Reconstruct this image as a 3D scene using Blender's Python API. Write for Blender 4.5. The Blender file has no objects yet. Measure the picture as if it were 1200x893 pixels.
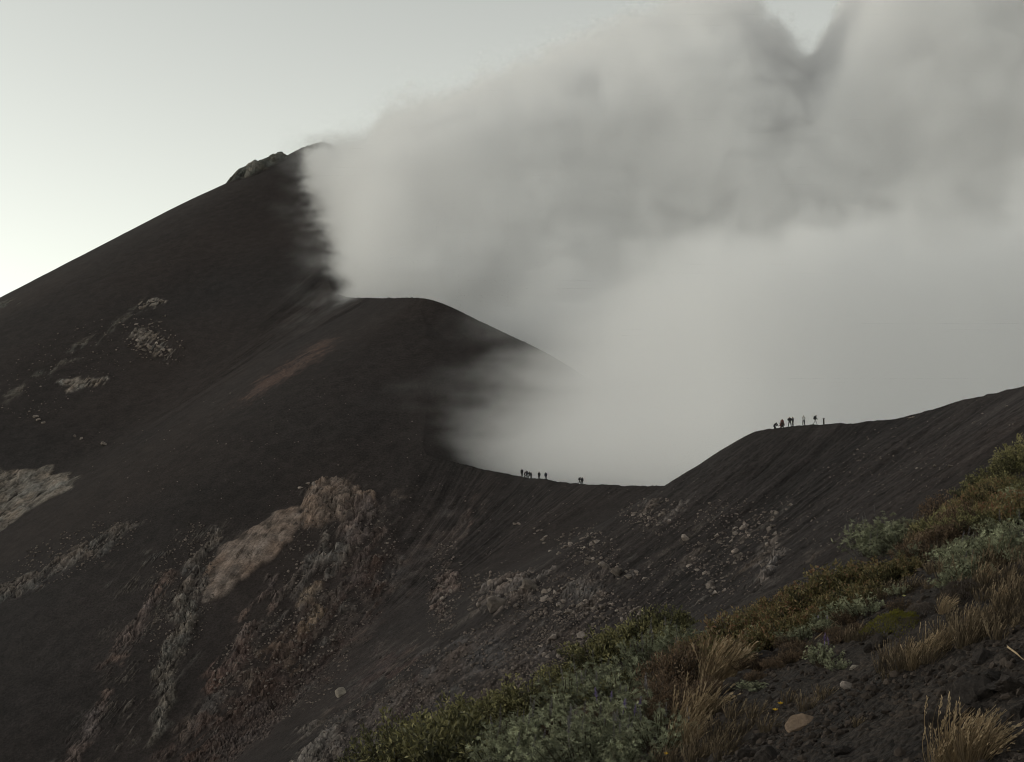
import bpy, bmesh, math, random
import numpy as np
from mathutils import Vector, Matrix, Quaternion

# ------------------------------------------------------------------ camera, sky, sun, exposure
sc = bpy.context.scene
col = sc.collection
R = math.radians
F = 1648.0                      # focal length in photograph pixels (photograph is 1200 x 893)
PITCH = R(4.0)
EYE = np.array([0.0, 0.0, 1.6])
cam = bpy.data.cameras.new('camera')
cam.sensor_width = 36.0
cam.lens = F / 1200.0 * 36.0
cam.clip_start, cam.clip_end = 0.1, 60000.0
cam_ob = bpy.data.objects.new('camera', cam)
cam_ob.location = EYE
cam_ob.rotation_euler = (R(90) + PITCH, 0, 0)
col.objects.link(cam_ob)
sc.camera = cam_ob

SUN_AZ, SUN_EL = R(-85.0), R(9.0)          # azimuth measured from +Y (view direction) towards +X
world = bpy.data.worlds.new('World')
sc.world = world
world.use_nodes = True
wn = world.node_tree.nodes
sky = wn.new('ShaderNodeTexSky')
sky.sky_type = 'NISHITA'
sky.sun_disc = False
sky.sun_elevation = SUN_EL
sky.sun_rotation = SUN_AZ
sky.altitude = 2500
sky.air_density = 1.0
sky.dust_density = 0.8
sky.ozone_density = 1.0
wn['Background'].inputs[1].default_value = 0.09
hs = wn.new('ShaderNodeHueSaturation')            # thin high overcast pales the sky evenly
hs.inputs['Saturation'].default_value = 0.26
wb = wn.new('ShaderNodeMix'); wb.data_type = 'RGBA'; wb.blend_type = 'MULTIPLY'      # white balance of the photograph
wb.inputs[0].default_value = 1.0; wb.inputs[7].default_value = (1.0, 0.962, 0.825, 1)
world.node_tree.links.new(sky.outputs[0], hs.inputs['Color'])
world.node_tree.links.new(hs.outputs[0], wb.inputs[6])
world.node_tree.links.new(wb.outputs[2], wn['Background'].inputs[0])

sun = bpy.data.lights.new('sun', 'SUN')
sun.energy = 0.12
sun.angle = R(12)
sun.color = (1.0, 0.95, 0.88)
sun_ob = bpy.data.objects.new('sun', sun)
sdir = Vector((math.sin(SUN_AZ) * math.cos(SUN_EL), math.cos(SUN_AZ) * math.cos(SUN_EL), math.sin(SUN_EL)))
sun_ob.rotation_euler = (-sdir).to_track_quat('-Z', 'Y').to_euler()
sun_ob.location = (0, 0, 400)
col.objects.link(sun_ob)

vs = sc.view_settings
vs.view_transform = 'Standard'
vs.look = 'None'
vs.gamma = 1.0
vs.use_curve_mapping = False
vs.exposure = 1.56

cy = sc.cycles
cy.use_denoising = True
cy.denoising_prefilter = 'ACCURATE'
cy.filter_width = 1.0
cy.max_bounces = 16
cy.diffuse_bounces = 2
cy.glossy_bounces = 2
cy.transmission_bounces = 2
cy.transparent_max_bounces = 8
cy.volume_bounces = 13
cy.use_adaptive_sampling = True
cy.adaptive_threshold = 0.03
cy.sampling_pattern = 'TABULATED_SOBOL'
cy.volume_step_rate = 5.0
cy.volume_max_steps = 256
sc.render.use_persistent_data = False

rng = np.random.default_rng(7)
random.seed(7)

# ------------------------------------------------------------------ small helpers
def ray(u, v):
    """direction (x/y, z/y) of a photograph pixel"""
    u = np.asarray(u, float); v = np.asarray(v, float)
    cx = (u - 600.0) / F; cz = (446.5 - v) / F
    y = math.cos(PITCH) - cz * math.sin(PITCH)
    z = math.sin(PITCH) + cz * math.cos(PITCH)
    return cx / y, z / y

def P(u, v, D):
    X, Z = ray(u, v)
    return np.array([X * D, D, EYE[2] + Z * D])

def project(x, y, z):
    zz = z - EYE[2]
    f = y * math.cos(PITCH) + zz * math.sin(PITCH)
    up = -y * math.sin(PITCH) + zz * math.cos(PITCH)
    f = np.maximum(f, 1e-3)
    return 600 + F * x / f, 446.5 - F * up / f

def hash2(ix, iy, seed):
    n = (ix.astype(np.int64) * 374761393 + iy.astype(np.int64) * 668265263 + seed * 974634777) & 0xFFFFFFFF
    n = ((n ^ (n >> 13)) * 1274126177) & 0xFFFFFFFF
    n = n ^ (n >> 16)
    return (n & 0xFFFFFF).astype(np.float32) / np.float32(0xFFFFFF)

def vnoise(x, y, seed=0):
    ix = np.floor(x); iy = np.floor(y)
    fx = (x - ix).astype(np.float32); fy = (y - iy).astype(np.float32)
    fx = fx * fx * fx * (fx * (fx * 6 - 15) + 10); fy = fy * fy * fy * (fy * (fy * 6 - 15) + 10)
    a = hash2(ix, iy, seed); b = hash2(ix + 1, iy, seed)
    c = hash2(ix, iy + 1, seed); d = hash2(ix + 1, iy + 1, seed)
    return (a + (b - a) * fx) * (1 - fy) + (c + (d - c) * fx) * fy      # 0..1

def fbm(x, y, octaves=4, seed=0, gain=0.5, lac=2.03):
    s = 0; a = 1.0; t = 0
    for o in range(octaves):
        s = s + a * (vnoise(x, y, seed + o * 17) * 2 - 1); t += a
        x = x * lac + 13.7; y = y * lac - 7.1; a *= gain
    return s / t                                                        # -1..1

def worley(x, y, seed=0):
    """distance to the nearest cell point, gap to the second nearest, random value of the cell"""
    ix = np.floor(x); iy = np.floor(y)
    d1 = np.full(x.shape, 9.0, np.float32); d2 = d1.copy(); cid = np.zeros(x.shape, np.float32)
    for ox in (-1, 0, 1):
        for oy in (-1, 0, 1):
            cx = ix + ox; cyy = iy + oy
            px = cx + hash2(cx, cyy, seed); py = cyy + hash2(cx, cyy, seed + 5)
            d = np.sqrt((px - x) ** 2 + (py - y) ** 2).astype(np.float32)
            near = d < d1
            d2 = np.where(near, d1, np.minimum(d2, d))
            cid = np.where(near, hash2(cx, cyy, seed + 9), cid)
            d1 = np.where(near, d, d1)
    return d1, d2 - d1, cid

def sstep(a, b, x):
    t = np.clip((x - a) / (b - a), 0, 1)
    return t * t * (3 - 2 * t)

def tag(o, label=None, cat=None, group=None, kind=None):
    if label: o['label'] = label
    if cat: o['category'] = cat
    if group: o['group'] = group
    if kind: o['kind'] = kind
    return o

def link(name, data, parent=None, mat=None):
    o = bpy.data.objects.new(name, data)
    col.objects.link(o)
    if parent is not None: o.parent = parent
    if mat is not None and data is not None and not data.materials: data.materials.append(mat)
    return o

def mesh_from(name, verts, faces, mat=None, smooth=False):
    me = bpy.data.meshes.new(name)
    me.from_pydata([tuple(v) for v in verts], [], faces)
    if smooth: me.shade_smooth()
    if mat: me.materials.append(mat)
    return me

def mesh_np(name, verts, quads, mat=None, smooth=True):
    """fast mesh from numpy arrays (faces of equal size)"""
    verts = np.asarray(verts, np.float32); quads = np.asarray(quads, np.int32)
    me = bpy.data.meshes.new(name)
    me.vertices.add(len(verts)); me.vertices.foreach_set('co', verts.ravel())
    k = quads.shape[1]
    me.loops.add(quads.size); me.loops.foreach_set('vertex_index', quads.ravel())
    me.polygons.add(len(quads))
    me.polygons.foreach_set('loop_start', np.arange(0, quads.size, k, dtype=np.int32))
    me.polygons.foreach_set('use_smooth', np.full(len(quads), smooth))
    me.update(calc_edges=True)
    if mat: me.materials.append(mat)
    return me

def grid_quads(nr, nc):
    i = np.arange(nr - 1)[:, None] * nc + np.arange(nc - 1)[None, :]
    return np.stack([i, i + 1, i + nc + 1, i + nc], -1).reshape(-1, 4)

def set_attr(me, name, arr, kind):
    a = me.attributes.new(name, kind, 'POINT')
    key = {'FLOAT': 'value', 'FLOAT_COLOR': 'color', 'FLOAT_VECTOR': 'vector'}[kind]
    a.data.foreach_set(key, np.asarray(arr, np.float32).ravel())

class NT:
    """terse shader-node builder"""
    def __init__(s, name):
        s.m = bpy.data.materials.new(name); s.m.use_nodes = True
        s.t = s.m.node_tree; s.t.nodes.clear()
        s.out = s.t.nodes.new('ShaderNodeOutputMaterial')
    def n(s, typ, ins=None, **props):
        nd = s.t.nodes.new('ShaderNode' + typ)
        for k, v in props.items(): setattr(nd, k, v)
        for k, v in (ins or {}).items(): s.set(nd.inputs[k], v)
        return nd
    def set(s, sock, v):
        if isinstance(v, bpy.types.NodeSocket): s.t.links.new(v, sock)
        else: sock.default_value = v
    def math(s, op, a, b=0.0, c=None, clamp=False):
        nd = s.n('Math', operation=op, use_clamp=clamp)
        s.set(nd.inputs[0], a); s.set(nd.inputs[1], b)
        if c is not None: s.set(nd.inputs[2], c)
        return nd.outputs[0]
    def mix(s, f, a, b, blend='MIX'):
        nd = s.n('Mix', data_type='RGBA', blend_type=blend)
        s.set(nd.inputs[0], f); s.set(nd.inputs[6], a); s.set(nd.inputs[7], b)
        return nd.outputs[2]
    def ramp(s, f, stops):
        nd = s.n('ValToRGB'); s.set(nd.inputs[0], f)
        e = nd.color_ramp.elements
        while len(e) < len(stops): e.new(0.5)
        for k, (p, c) in enumerate(stops):
            e[k].position = p; e[k].color = c if len(c) == 4 else (*c, 1)
        return nd.outputs[0]

def rgba(c, a=1.0): return (c[0], c[1], c[2], a)

# ------------------------------------------------------------------ the far terrain: ash slopes falling from the crest lines
CREST = {
 # photograph points of each crest with the distance along the view (metres); distances from the hikers' size on the rim
 'summit': [(-420,575,640),(-250,492,655),(-100,412,668),(0,358,680),(50,330,685),(100,305,690),(150,283,696),(200,258,702),(235,236,706),
            (268,217,709),(300,198,712),(335,183,716),(352,174,718),(372,167,720),(388,170,735),(420,190,765),(470,230,800),(560,300,850)],
 'shoulder': [(372,167,720),(374,215,660),(377,262,605),(381,305,562),(388,337,527),(404,347,508),(440,349,482),(490,349,456)],
 'flank': [(455,349,474),(490,349,456),(515,354,450),(560,374,446),(600,393,443),(640,413,440),(700,449,437),(720,462,436),(800,530,430),(900,600,425)],
 'rim': [(490,350,455),(500,392,428),(502,440,402),(498,490,378),(496,527,362),(520,537,357),(560,548,350),(600,556,341),(640,562,331),(700,567.5,313),
         (745,569,301),(785,569,290)],
 'spur': [(785,569,290),(803,557.5,287),(830,538,283),(860,519,278),(885,505.5,273),(905,501,269),(930,498.5,264),(960,497,258),(1000,496,251),
         (1040,491,245),(1060,487,242),(1100,477,235),(1150,464,226),(1200,452,216),(1300,430,190),(1450,400,165),(1700,350,140)],
}
SLOPE = {'summit': 0.615, 'shoulder': 0.63, 'flank': 0.70, 'rim': 0.64, 'spur': 0.64}
GROUPS = list(SLOPE)

def smooth_line(pts, n=3):
    """Catmull-Rom through the points"""
    p = np.array([P(*q) for q in pts]); out = []
    for i in range(len(p) - 1):
        p0 = p[max(i - 1, 0)]; p1 = p[i]; p2 = p[i + 1]; p3 = p[min(i + 2, len(p) - 1)]
        for k in range(n):
            t = k / n
            out.append(0.5 * ((2 * p1) + (-p0 + p2) * t + (2 * p0 - 5 * p1 + 4 * p2 - p3) * t * t + (-p0 + 3 * p1 - 3 * p2 + p3) * t ** 3))
    out.append(p[-1])
    return np.array(out)

LINES = {k: smooth_line(v) for k, v in CREST.items()}

SEGS = []
_acc = 0.0
for _g, _k in enumerate(GROUPS):
    for _a, _b in zip(LINES[_k][:-1], LINES[_k][1:]):
        SEGS.append((_a, _b, SLOPE[_k], _acc, _g)); _acc += math.hypot(_b[0] - _a[0], _b[1] - _a[1])
    _acc += 500.0

def base_height(x, y, full=True):
    """highest of the ash slopes that run down from every point of the crests; with full also the position along the
    crest (t), the distance from it (d), which crest, and how far the point is from a trough where two slopes meet"""
    x = x.astype(np.float32); y = y.astype(np.float32)
    best = np.full(x.shape, -1e9, np.float32); grp = np.zeros(x.shape, np.int8)
    tau = 1.3; dmin = None
    gmax = [None] * len(GROUPS)
    if full: S = np.zeros(x.shape, np.float32); T1 = S.copy(); T2 = S.copy(); D1 = S.copy()
    for a, b, s, acc, g in SEGS:
        dx, dy = b[0] - a[0], b[1] - a[1]
        L = math.hypot(dx, dy)
        sl = (b[2] - a[2]) / L
        gr = max(-s * 0.97, min(s * 0.97, sl))
        ux, uy = dx / L, dy / L
        al = (x - a[0]) * ux + (y - a[1]) * uy
        pe = np.abs((x - a[0]) * -uy + (y - a[1]) * ux)
        t = np.clip(al + pe * (gr / math.sqrt(s * s - gr * gr)), 0, L)
        d = np.sqrt((al - t) ** 2 + pe ** 2)
        z = a[2] + sl * t - s * d
        gmax[g] = z if gmax[g] is None else np.maximum(gmax[g], z)
        if full:
            m = np.maximum(best, z)
            f = np.exp((best - m) / tau); w = np.exp((z - m) / tau)
            t += acc
            S = S * f + w; T1 = T1 * f + w * t; T2 = T2 * f + w * t * t; D1 = D1 * f + w * d
            grp[z > best] = g
            best = m
        else: best = np.maximum(best, z); dmin = d if dmin is None else np.minimum(dmin, d)
    ks = 5.0
    lse = best + ks * np.log(sum(np.exp((q - best) / ks) for q in gmax))      # troughs where two slopes meet are rounded off
    if not full: return best + (lse - best) * sstep(5, 55, dmin)
    t = T1 / S; d = D1 / S
    dev = np.sqrt(np.maximum(T2 / S - t * t, 0))
    trough = sstep(8.0, 40.0, dev)
    return best + (lse - best) * sstep(5, 55, d), t, d, grp, 1 - trough

def hit(u, v, lo=150.0, hi=900.0, step=6.0):
    """world point where a photograph pixel meets the far terrain"""
    X, Z = ray(u, v)
    X = np.atleast_1d(X); Z = np.atleast_1d(Z)
    D = np.arange(lo, hi, step)
    zt = base_height(X[:, None] * D, np.broadcast_to(D, (len(X), len(D))), False)
    below = EYE[2] + Z[:, None] * D < zt
    k = np.argmax(below, 1)
    k = np.where(below.any(1), k, len(D) - 1)
    b = D[k]; a = b - step
    for _ in range(6):
        m = 0.5 * (a + b)
        under = EYE[2] + Z * m < base_height(X * m, m, False)
        b = np.where(under, m, b); a = np.where(under, a, m)
    return np.stack([X * b, b, EYE[2] + Z * b], -1)

# ---- rock outcrops and stained patches on the slopes, outlined on the photograph and laid on the ground they cover
ASH = np.array([0.0292, 0.0236, 0.0222])
TAN, PINK, GREY, PALE, RED, OCHRE = (0.155, 0.108, 0.084), (0.115, 0.078, 0.068), (0.110, 0.091, 0.080), (0.190, 0.160, 0.132), (0.062, 0.038, 0.032), (0.17, 0.115, 0.075)
FEATURES = [
 dict(p=[(340,590),(400,574),(460,582),(470,640),(455,720),(400,780),(330,840),(250,900),(170,905),(230,840),(290,760),(330,690),(350,640)], c=(0.082,0.062,0.054), h=0.6, a=0.9, cell=3.4, cov=0.50, e=7.0),
 dict(p=[(560,680),(640,670),(760,690),(800,640),(880,590),(940,590),(930,680),(860,720),(700,790),(560,870),(440,905),(400,840),(470,770)], c=(0.072,0.059,0.053), h=0.2, a=0.5, cell=1.7, cov=0.44, e=8.0),
 dict(p=[(150,650),(260,620),(240,720),(220,800),(160,870),(60,905),(120,790)], c=(0.072,0.060,0.052), h=0.4, a=0.6, cell=2.6, cov=0.40, e=6.0),
 # outline, colour, lift, roughness, block size, cover (1 solid rock ... 0.4 half buried in ash), edge softness (m)
 dict(p=[(238,704),(243,672),(262,642),(290,622),(318,609),(335,606),(352,612),(348,632),(322,655),(296,676),(268,694)], c=TAN, h=2.2, a=0.7, cell=9, cov=0.95, e=0.7, bed=1),
 dict(p=[(345,604),(356,588),(378,578),(404,575),(428,582),(434,596),(412,612),(385,622),(365,630),(350,626)], c=TAN, h=2.6, a=1.7, cell=4.0, cov=0.9, e=0.9),
 dict(p=[(404,596),(430,586),(455,584),(457,602),(445,640),(440,690),(428,705),(410,690),(402,650)], c=PINK, h=2.0, a=1.8, cell=3.2, cov=0.72, e=1.6),
 dict(p=[(380,625),(402,622),(408,680),(400,742),(374,752),(370,690)], c=GREY, h=1.8, a=1.8, cell=3.0, cov=0.62, e=2.0),
 dict(p=[(356,690),(372,688),(376,735),(360,756),(348,740)], c=OCHRE, h=2.0, a=1.6, cell=3.0, cov=0.8, e=1.2),
 dict(p=[(300,700),(322,676),(330,684),(300,730),(280,790),(262,800),(272,748)], c=PINK, h=1.5, a=1.5, cell=2.6, cov=0.65, e=1.6),
 dict(p=[(296,790),(330,742),(352,740),(360,780),(330,815),(290,830)], c=(0.13,0.085,0.062), h=1.2, a=1.4, cell=2.6, cov=0.75, e=2.0),
 dict(p=[(262,765),(282,752),(290,775),(262,806),(236,818),(240,795)], c=(0.12,0.07,0.058), h=1.0, a=1.2, cell=2.4, cov=0.7, e=1.5),
 dict(p=[(246,622),(254,626),(240,664),(232,700),(214,718),(206,700),(222,662)], c=GREY, h=1.4, a=1.6, cell=2.2, cov=0.8, e=1.0),
 dict(p=[(204,702),(228,705),(222,745),(216,770),(204,790),(196,840),(178,862),(176,815),(190,768),(198,735)], c=(0.115,0.098,0.083), h=2.4, a=1.8, cell=3.0, cov=0.85, e=1.0),
 dict(p=[(200,664),(214,660),(186,702),(160,742),(140,776),(130,770),(146,738),(170,700)], c=PINK, h=1.2, a=1.3, cell=2.6, cov=0.7, e=1.3),
 dict(p=[(-40,690),(0,682),(50,664),(100,636),(150,612),(156,622),(118,650),(60,678),(20,695),(-40,720)], c=GREY, h=1.0, a=1.3, cell=2.4, cov=0.75, e=1.5),
 dict(p=[(-40,550),(0,548),(40,546),(62,552),(90,560),(84,572),(50,590),(0,622),(-40,648)], c=(0.150,0.125,0.102), h=1.0, a=1.2, cell=7, cov=0.9, e=1.2, bed=1),
 dict(p=[(-20,470),(20,448),(70,418),(120,388),(165,356),(190,352),(150,376),(112,402),(60,438),(15,468),(-20,496)], c=(0.075,0.066,0.056), h=0.5, a=0.6, cell=2.5, cov=0.62, e=3.0),
 dict(p=[(-30,365),(10,352),(40,345),(20,358),(-30,380)], c=(0.062,0.060,0.05), h=0.3, a=0.5, cell=2.5, cov=0.6, e=3.0),
 dict(p=[(62,448),(90,444),(124,447),(118,455),(86,456)], c=PALE, h=0.7, a=0.9, cell=2.5, cov=0.75, e=0.8),
 dict(p=[(146,388),(165,384),(192,396),(206,412),(200,424),(182,420),(164,404)], c=(0.16,0.135,0.115), h=0.6, a=1.0, cell=2.2, cov=0.6, e=1.0),
 dict(p=[(158,358),(176,350),(196,352),(192,358),(168,364)], c=PALE, h=0.5, a=0.8, cell=2.0, cov=0.6, e=0.8),
 dict(p=[(338,884),(350,856),(378,850),(400,858),(402,900),(336,905)], c=GREY, h=2.0, a=1.4, cell=3.0, cov=0.65, e=1.6),
 dict(p=[(90,862),(120,820),(130,806),(138,812),(112,862),(86,900),(60,905)], c=PINK, h=1.0, a=1.2, cell=2.6, cov=0.6, e=1.6),
 dict(p=[(180,905),(230,860),(300,826),(350,806),(340,830),(300,870),(260,905)], c=(0.085,0.06,0.054), h=0.8, a=1.0, cell=2.4, cov=0.6, e=3.0),
 dict(p=[(524,660),(534,662),(530,700),(522,732),(510,728),(514,690)], c=PINK, h=1.0, a=1.3, cell=2.0, cov=0.7, e=1.0),
 dict(p=[(566,690),(590,678),(618,682),(640,676),(648,700),(600,718),(574,724)], c=(0.125,0.098,0.088), h=1.8, a=1.7, cell=2.6, cov=0.7, e=1.2),
 dict(p=[(648,682),(700,680),(740,700),(756,712),(730,724),(690,716),(655,704)], c=(0.10,0.08,0.072), h=0.7, a=1.2, cell=1.8, cov=0.55, e=2.0),
 dict(p=[(742,594),(770,590),(790,598),(788,612),(764,624),(746,612)], c=(0.11,0.09,0.082), h=0.8, a=1.2, cell=1.8, cov=0.6, e=1.2),
 dict(p=[(716,664),(728,658),(744,670),(756,676),(742,684),(722,676)], c=(0.105,0.082,0.074), h=1.3, a=1.4, cell=2.2, cov=0.7, e=1.0),
 dict(p=[(896,640),(908,632),(912,660),(908,680),(894,676),(892,658)], c=(0.11,0.092,0.085), h=1.2, a=1.3, cell=2.0, cov=0.7, e=1.0),
 dict(p=[(538,602),(556,596),(548,616),(530,636),(526,622)], c=(0.085,0.06,0.055), h=0.3, a=0.5, cell=1.8, cov=0.5, e=1.5),
 # stained ash: colour only
 dict(p=[(392,398),(372,402),(330,430),(280,468),(296,468),(340,444),(380,416)], c=(0.080,0.043,0.033), h=0, a=0, cell=2, cov=0.8, e=4.0),
 dict(p=[(520,600),(546,600),(520,640),(470,680),(410,750),(380,770),(390,730),(440,680)], c=(0.060,0.045,0.041), h=0, a=0, cell=2, cov=0.7, e=9.0),
 dict(p=[(420,640),(455,660),(440,720),(380,790),(300,850),(240,905),(180,905),(260,830),(330,760),(390,700)], c=RED, h=0.2, a=0.5, cell=2.2, cov=0.75, e=5.0),
 dict(p=[(430,760),(520,750),(620,735),(700,740),(690,780),(600,850),(500,905),(400,905),(400,820)], c=(0.062,0.049,0.046), h=0, a=0.35, cell=1.6, cov=0.7, e=6.0),
 dict(p=[(430,770),(480,772),(500,800),(470,830),(430,820)], c=(0.055,0.035,0.033), h=0, a=0.4, cell=1.6, cov=0.7, e=4.0),
 dict(p=[(268,218),(280,205),(300,192),(322,181),(338,180),(334,188),(312,200),(290,210)], c=(0.070,0.070,0.058), h=7.0, a=2.2, cell=8.0, cov=1.0, e=1.2),
 dict(p=[(286,205),(296,199),(300,204),(290,210)], c=(0.17,0.16,0.135), h=0.5, a=1.0, cell=5.0, cov=0.85, e=1.5),
]

def poly_sdf(poly, x, y):
    """signed distance (negative inside) to a closed outline"""
    n = len(poly); d2 = np.full(x.shape, 1e18); inside = np.zeros(x.shape, bool)
    for i in range(n):
        ax, ay = poly[i]; bx, by = poly[(i + 1) % n]
        ex, ey = bx - ax, by - ay
        wx, wy = x - ax, y - ay
        t = np.clip((wx * ex + wy * ey) / (ex * ex + ey * ey + 1e-9), 0, 1)
        d2 = np.minimum(d2, (wx - ex * t) ** 2 + (wy - ey * t) ** 2)
        c = (ay > y) != (by > y)
        with np.errstate(divide='ignore', invalid='ignore'):
            xi = ax + (y - ay) / (by - ay + 1e-12) * (bx - ax)
        inside ^= c & (x < xi)
    d = np.sqrt(d2)
    return np.where(inside, -d, d)

for f in FEATURES:
    f['c'] = tuple(0.62 * q * 1.12 + 0.38 * 1.12 * sum(f['c']) / 3 * t for q, t in zip(f['c'], (1.08, 0.98, 0.92)))
    q = np.array(f['p'], float)
    f['w'] = hit(q[:, 0], q[:, 1])[:, :2]

def terrain(x, y, colour=False):
    """finished height of the far slopes (and their base colours)"""
    z, t, d, grp, seam = base_height(x, y)
    fade = sstep(1.0, 14.0, d) * seam
    rim = grp >= 3
    # furrows and lobes that the sliding ash leaves, running down the slope
    big = fbm(t / 22.0, d / 120.0, 3, 3)
    mid = fbm(t / 5.0, d / 45.0, 3, 11)
    fine = fbm(t / 1.5, d / 14.0, 2, 23)
    rough = np.where(rim, 1.0, 0.75)
    z = z + fade * (1.5 * big * np.where(rim, 0.7, 1.6) + rough * (0.50 * mid + np.where(rim, 0.30, 0.20) * fine))
    z = z + 0.22 * fade * fbm(x / 1.1, y / 1.1, 2, 31) + 0.10 * fbm(x / 6.0, y / 6.0, 2, 37)
    crest = 1 - sstep(0.5, 9.0, d)                                  # trodden, slightly ragged crest
    z = z + crest * (0.16 * fbm(t / 1.3, d / 3.0, 2, 33) + 0.22 * fbm(t / 7.0, d / 6.0, 2, 35) + np.where(grp == 0, 0.55, 0.0) * fbm(t / 9.0, d / 9.0, 3, 39))
    # the ridge that runs from the shoulder down to the saddle is blunt
    z = z - 3.6 * np.exp(-d / 8.0) * sstep(366, 392, y) * (1 - sstep(425, 450, y)) * (1 - sstep(14, 40, np.abs(x + 27)))
    c = None; rock = np.zeros(x.shape, np.float32)
    if colour:
        c = np.empty(x.shape + (3,), np.float32)
        tone = 1.0 + seam * (0.30 * fbm(t / 14.0, d / 160.0, 3, 41) + 0.24 * fbm(t / 3.0, d / 40.0, 3, 45) + 0.15 * mid) + 0.22 * fbm(x / 40., y / 40., 3, 43) + 0.25 * fbm(x / 2.4, y / 2.4, 3, 49)
        c[:] = ASH * tone[..., None]
        warm = np.clip(0.5 + 0.9 * fbm(x / 55.0, y / 55.0, 3, 47), 0, 1)
        c *= (1 + (warm[..., None] - 0.5) * np.array([0.10, 0.01, -0.05]))
    for k, f in enumerate(FEATURES):
        w = f['w']; mg = 6 + 2 * f['e']
        sel = np.nonzero((x > w[:, 0].min() - mg) & (x < w[:, 0].max() + mg) & (y > w[:, 1].min() - mg) & (y < w[:, 1].max() + mg))
        if not len(sel[0]): continue
        xs, ys = x[sel], y[sel]
        rag = 0.35 + 0.65 * min(1.0, f['e'])
        wx0 = xs + rag * (3.2 * fbm(xs / 9, ys / 9, 4, 80 + k)); wy0 = ys + rag * (5.0 * fbm(xs / 9, ys / 9, 4, 100 + k))
        sd = poly_sdf(w, wx0, wy0)
        sc_ = f['cell'] * 0.85
        ts_, ds_ = t[sel], d[sel]
        nz = fbm(xs / (sc_ * 1.3), ys / (sc_ * 1.3), 3, 60 + k)
        m = 1 - sstep(-f['e'], f['e'], sd + nz * (0.8 + f['e'] * 1.1))
        # ash lying on the rock, in tongues that run down the slope
        ash = fbm(ts_ / 4.0, ds_ / 22.0, 3, 130 + k) * 0.75 + fbm(xs / 5.0, ys / 5.0, 3, 170 + k) * 0.75
        cover = sstep(-0.14, 0.10, ash * 0.9 + (f['cov'] - 0.62) * 1.5)
        m = m * cover
        if f['a'] > 0.4: rock[sel] = np.maximum(rock[sel], m)
        if f['a'] > 0:
            wx = xs + 0.5 * sc_ * fbm(xs / sc_, ys / sc_, 2, 210 + k); wy = ys + 0.5 * sc_ * fbm(xs / sc_, ys / sc_, 2, 230 + k)
            d1, gap_, cid = worley(wx / sc_, wy / (sc_ * 1.4), 250 + k)
            d1b, gapb, cidb = worley(wx / (sc_ * 0.42), wy / (sc_ * 0.6), 270 + k)
            flute = fbm(ts_ / 3.5, ds_ / 12.0, 3, 290 + k)
            d1c, gapc, cidc = worley(wx / (sc_ * 0.2), wy / (sc_ * 0.3), 280 + k)
            blk = (cid - 0.4) + 0.5 * (cidb - 0.5) - 0.6 * (1 - sstep(0.0, 0.16, gap_)) - 0.3 * (1 - sstep(0, 0.2, gapb)) + 0.12 * (cidc - 0.5) + 0.40 * flute
            if f.get('bed'): blk = 0.35 * blk + 0.30 * np.sin((xs * 0.8 + ys * 0.25 + 3.5 * nz) * 1.3) + 0.5 * nz
            z[sel] += m * (0.5 * f['h'] * (0.5 + 0.5 * sstep(0, -6, sd)) + 0.72 * f['a'] * blk)
        if colour:
            if f['a'] > 0:
                var = 0.95 + 0.30 * (cid - 0.5) + 0.40 * (cidb - 0.5) + 0.45 * (cidc - 0.5) + 0.6 * fbm(xs / 1.4, ys / 1.4, 3, 310 + k) + 0.3 * flute
            else: var = 1.0 + 0.3 * fbm(t[sel] / 2.0, d[sel] / 18.0, 3, 300 + k)
            cc = np.array(f['c'])[None] * np.clip(var, 0.25, 1.6)[:, None]
            hue = fbm(xs / 5.0, ys / 5.0, 2, 330 + k)
            cc = cc * (1 + hue[:, None] * np.array([0.10, 0.0, -0.08]))
            c[sel] = c[sel] * (1 - m[:, None]) + cc * m[:, None]
    return (z, c, t, d, seam, rock) if colour else z

def ground_at(x, y):
    return terrain(np.atleast_1d(np.asarray(x, float)), np.atleast_1d(np.asarray(y, float)))

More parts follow.
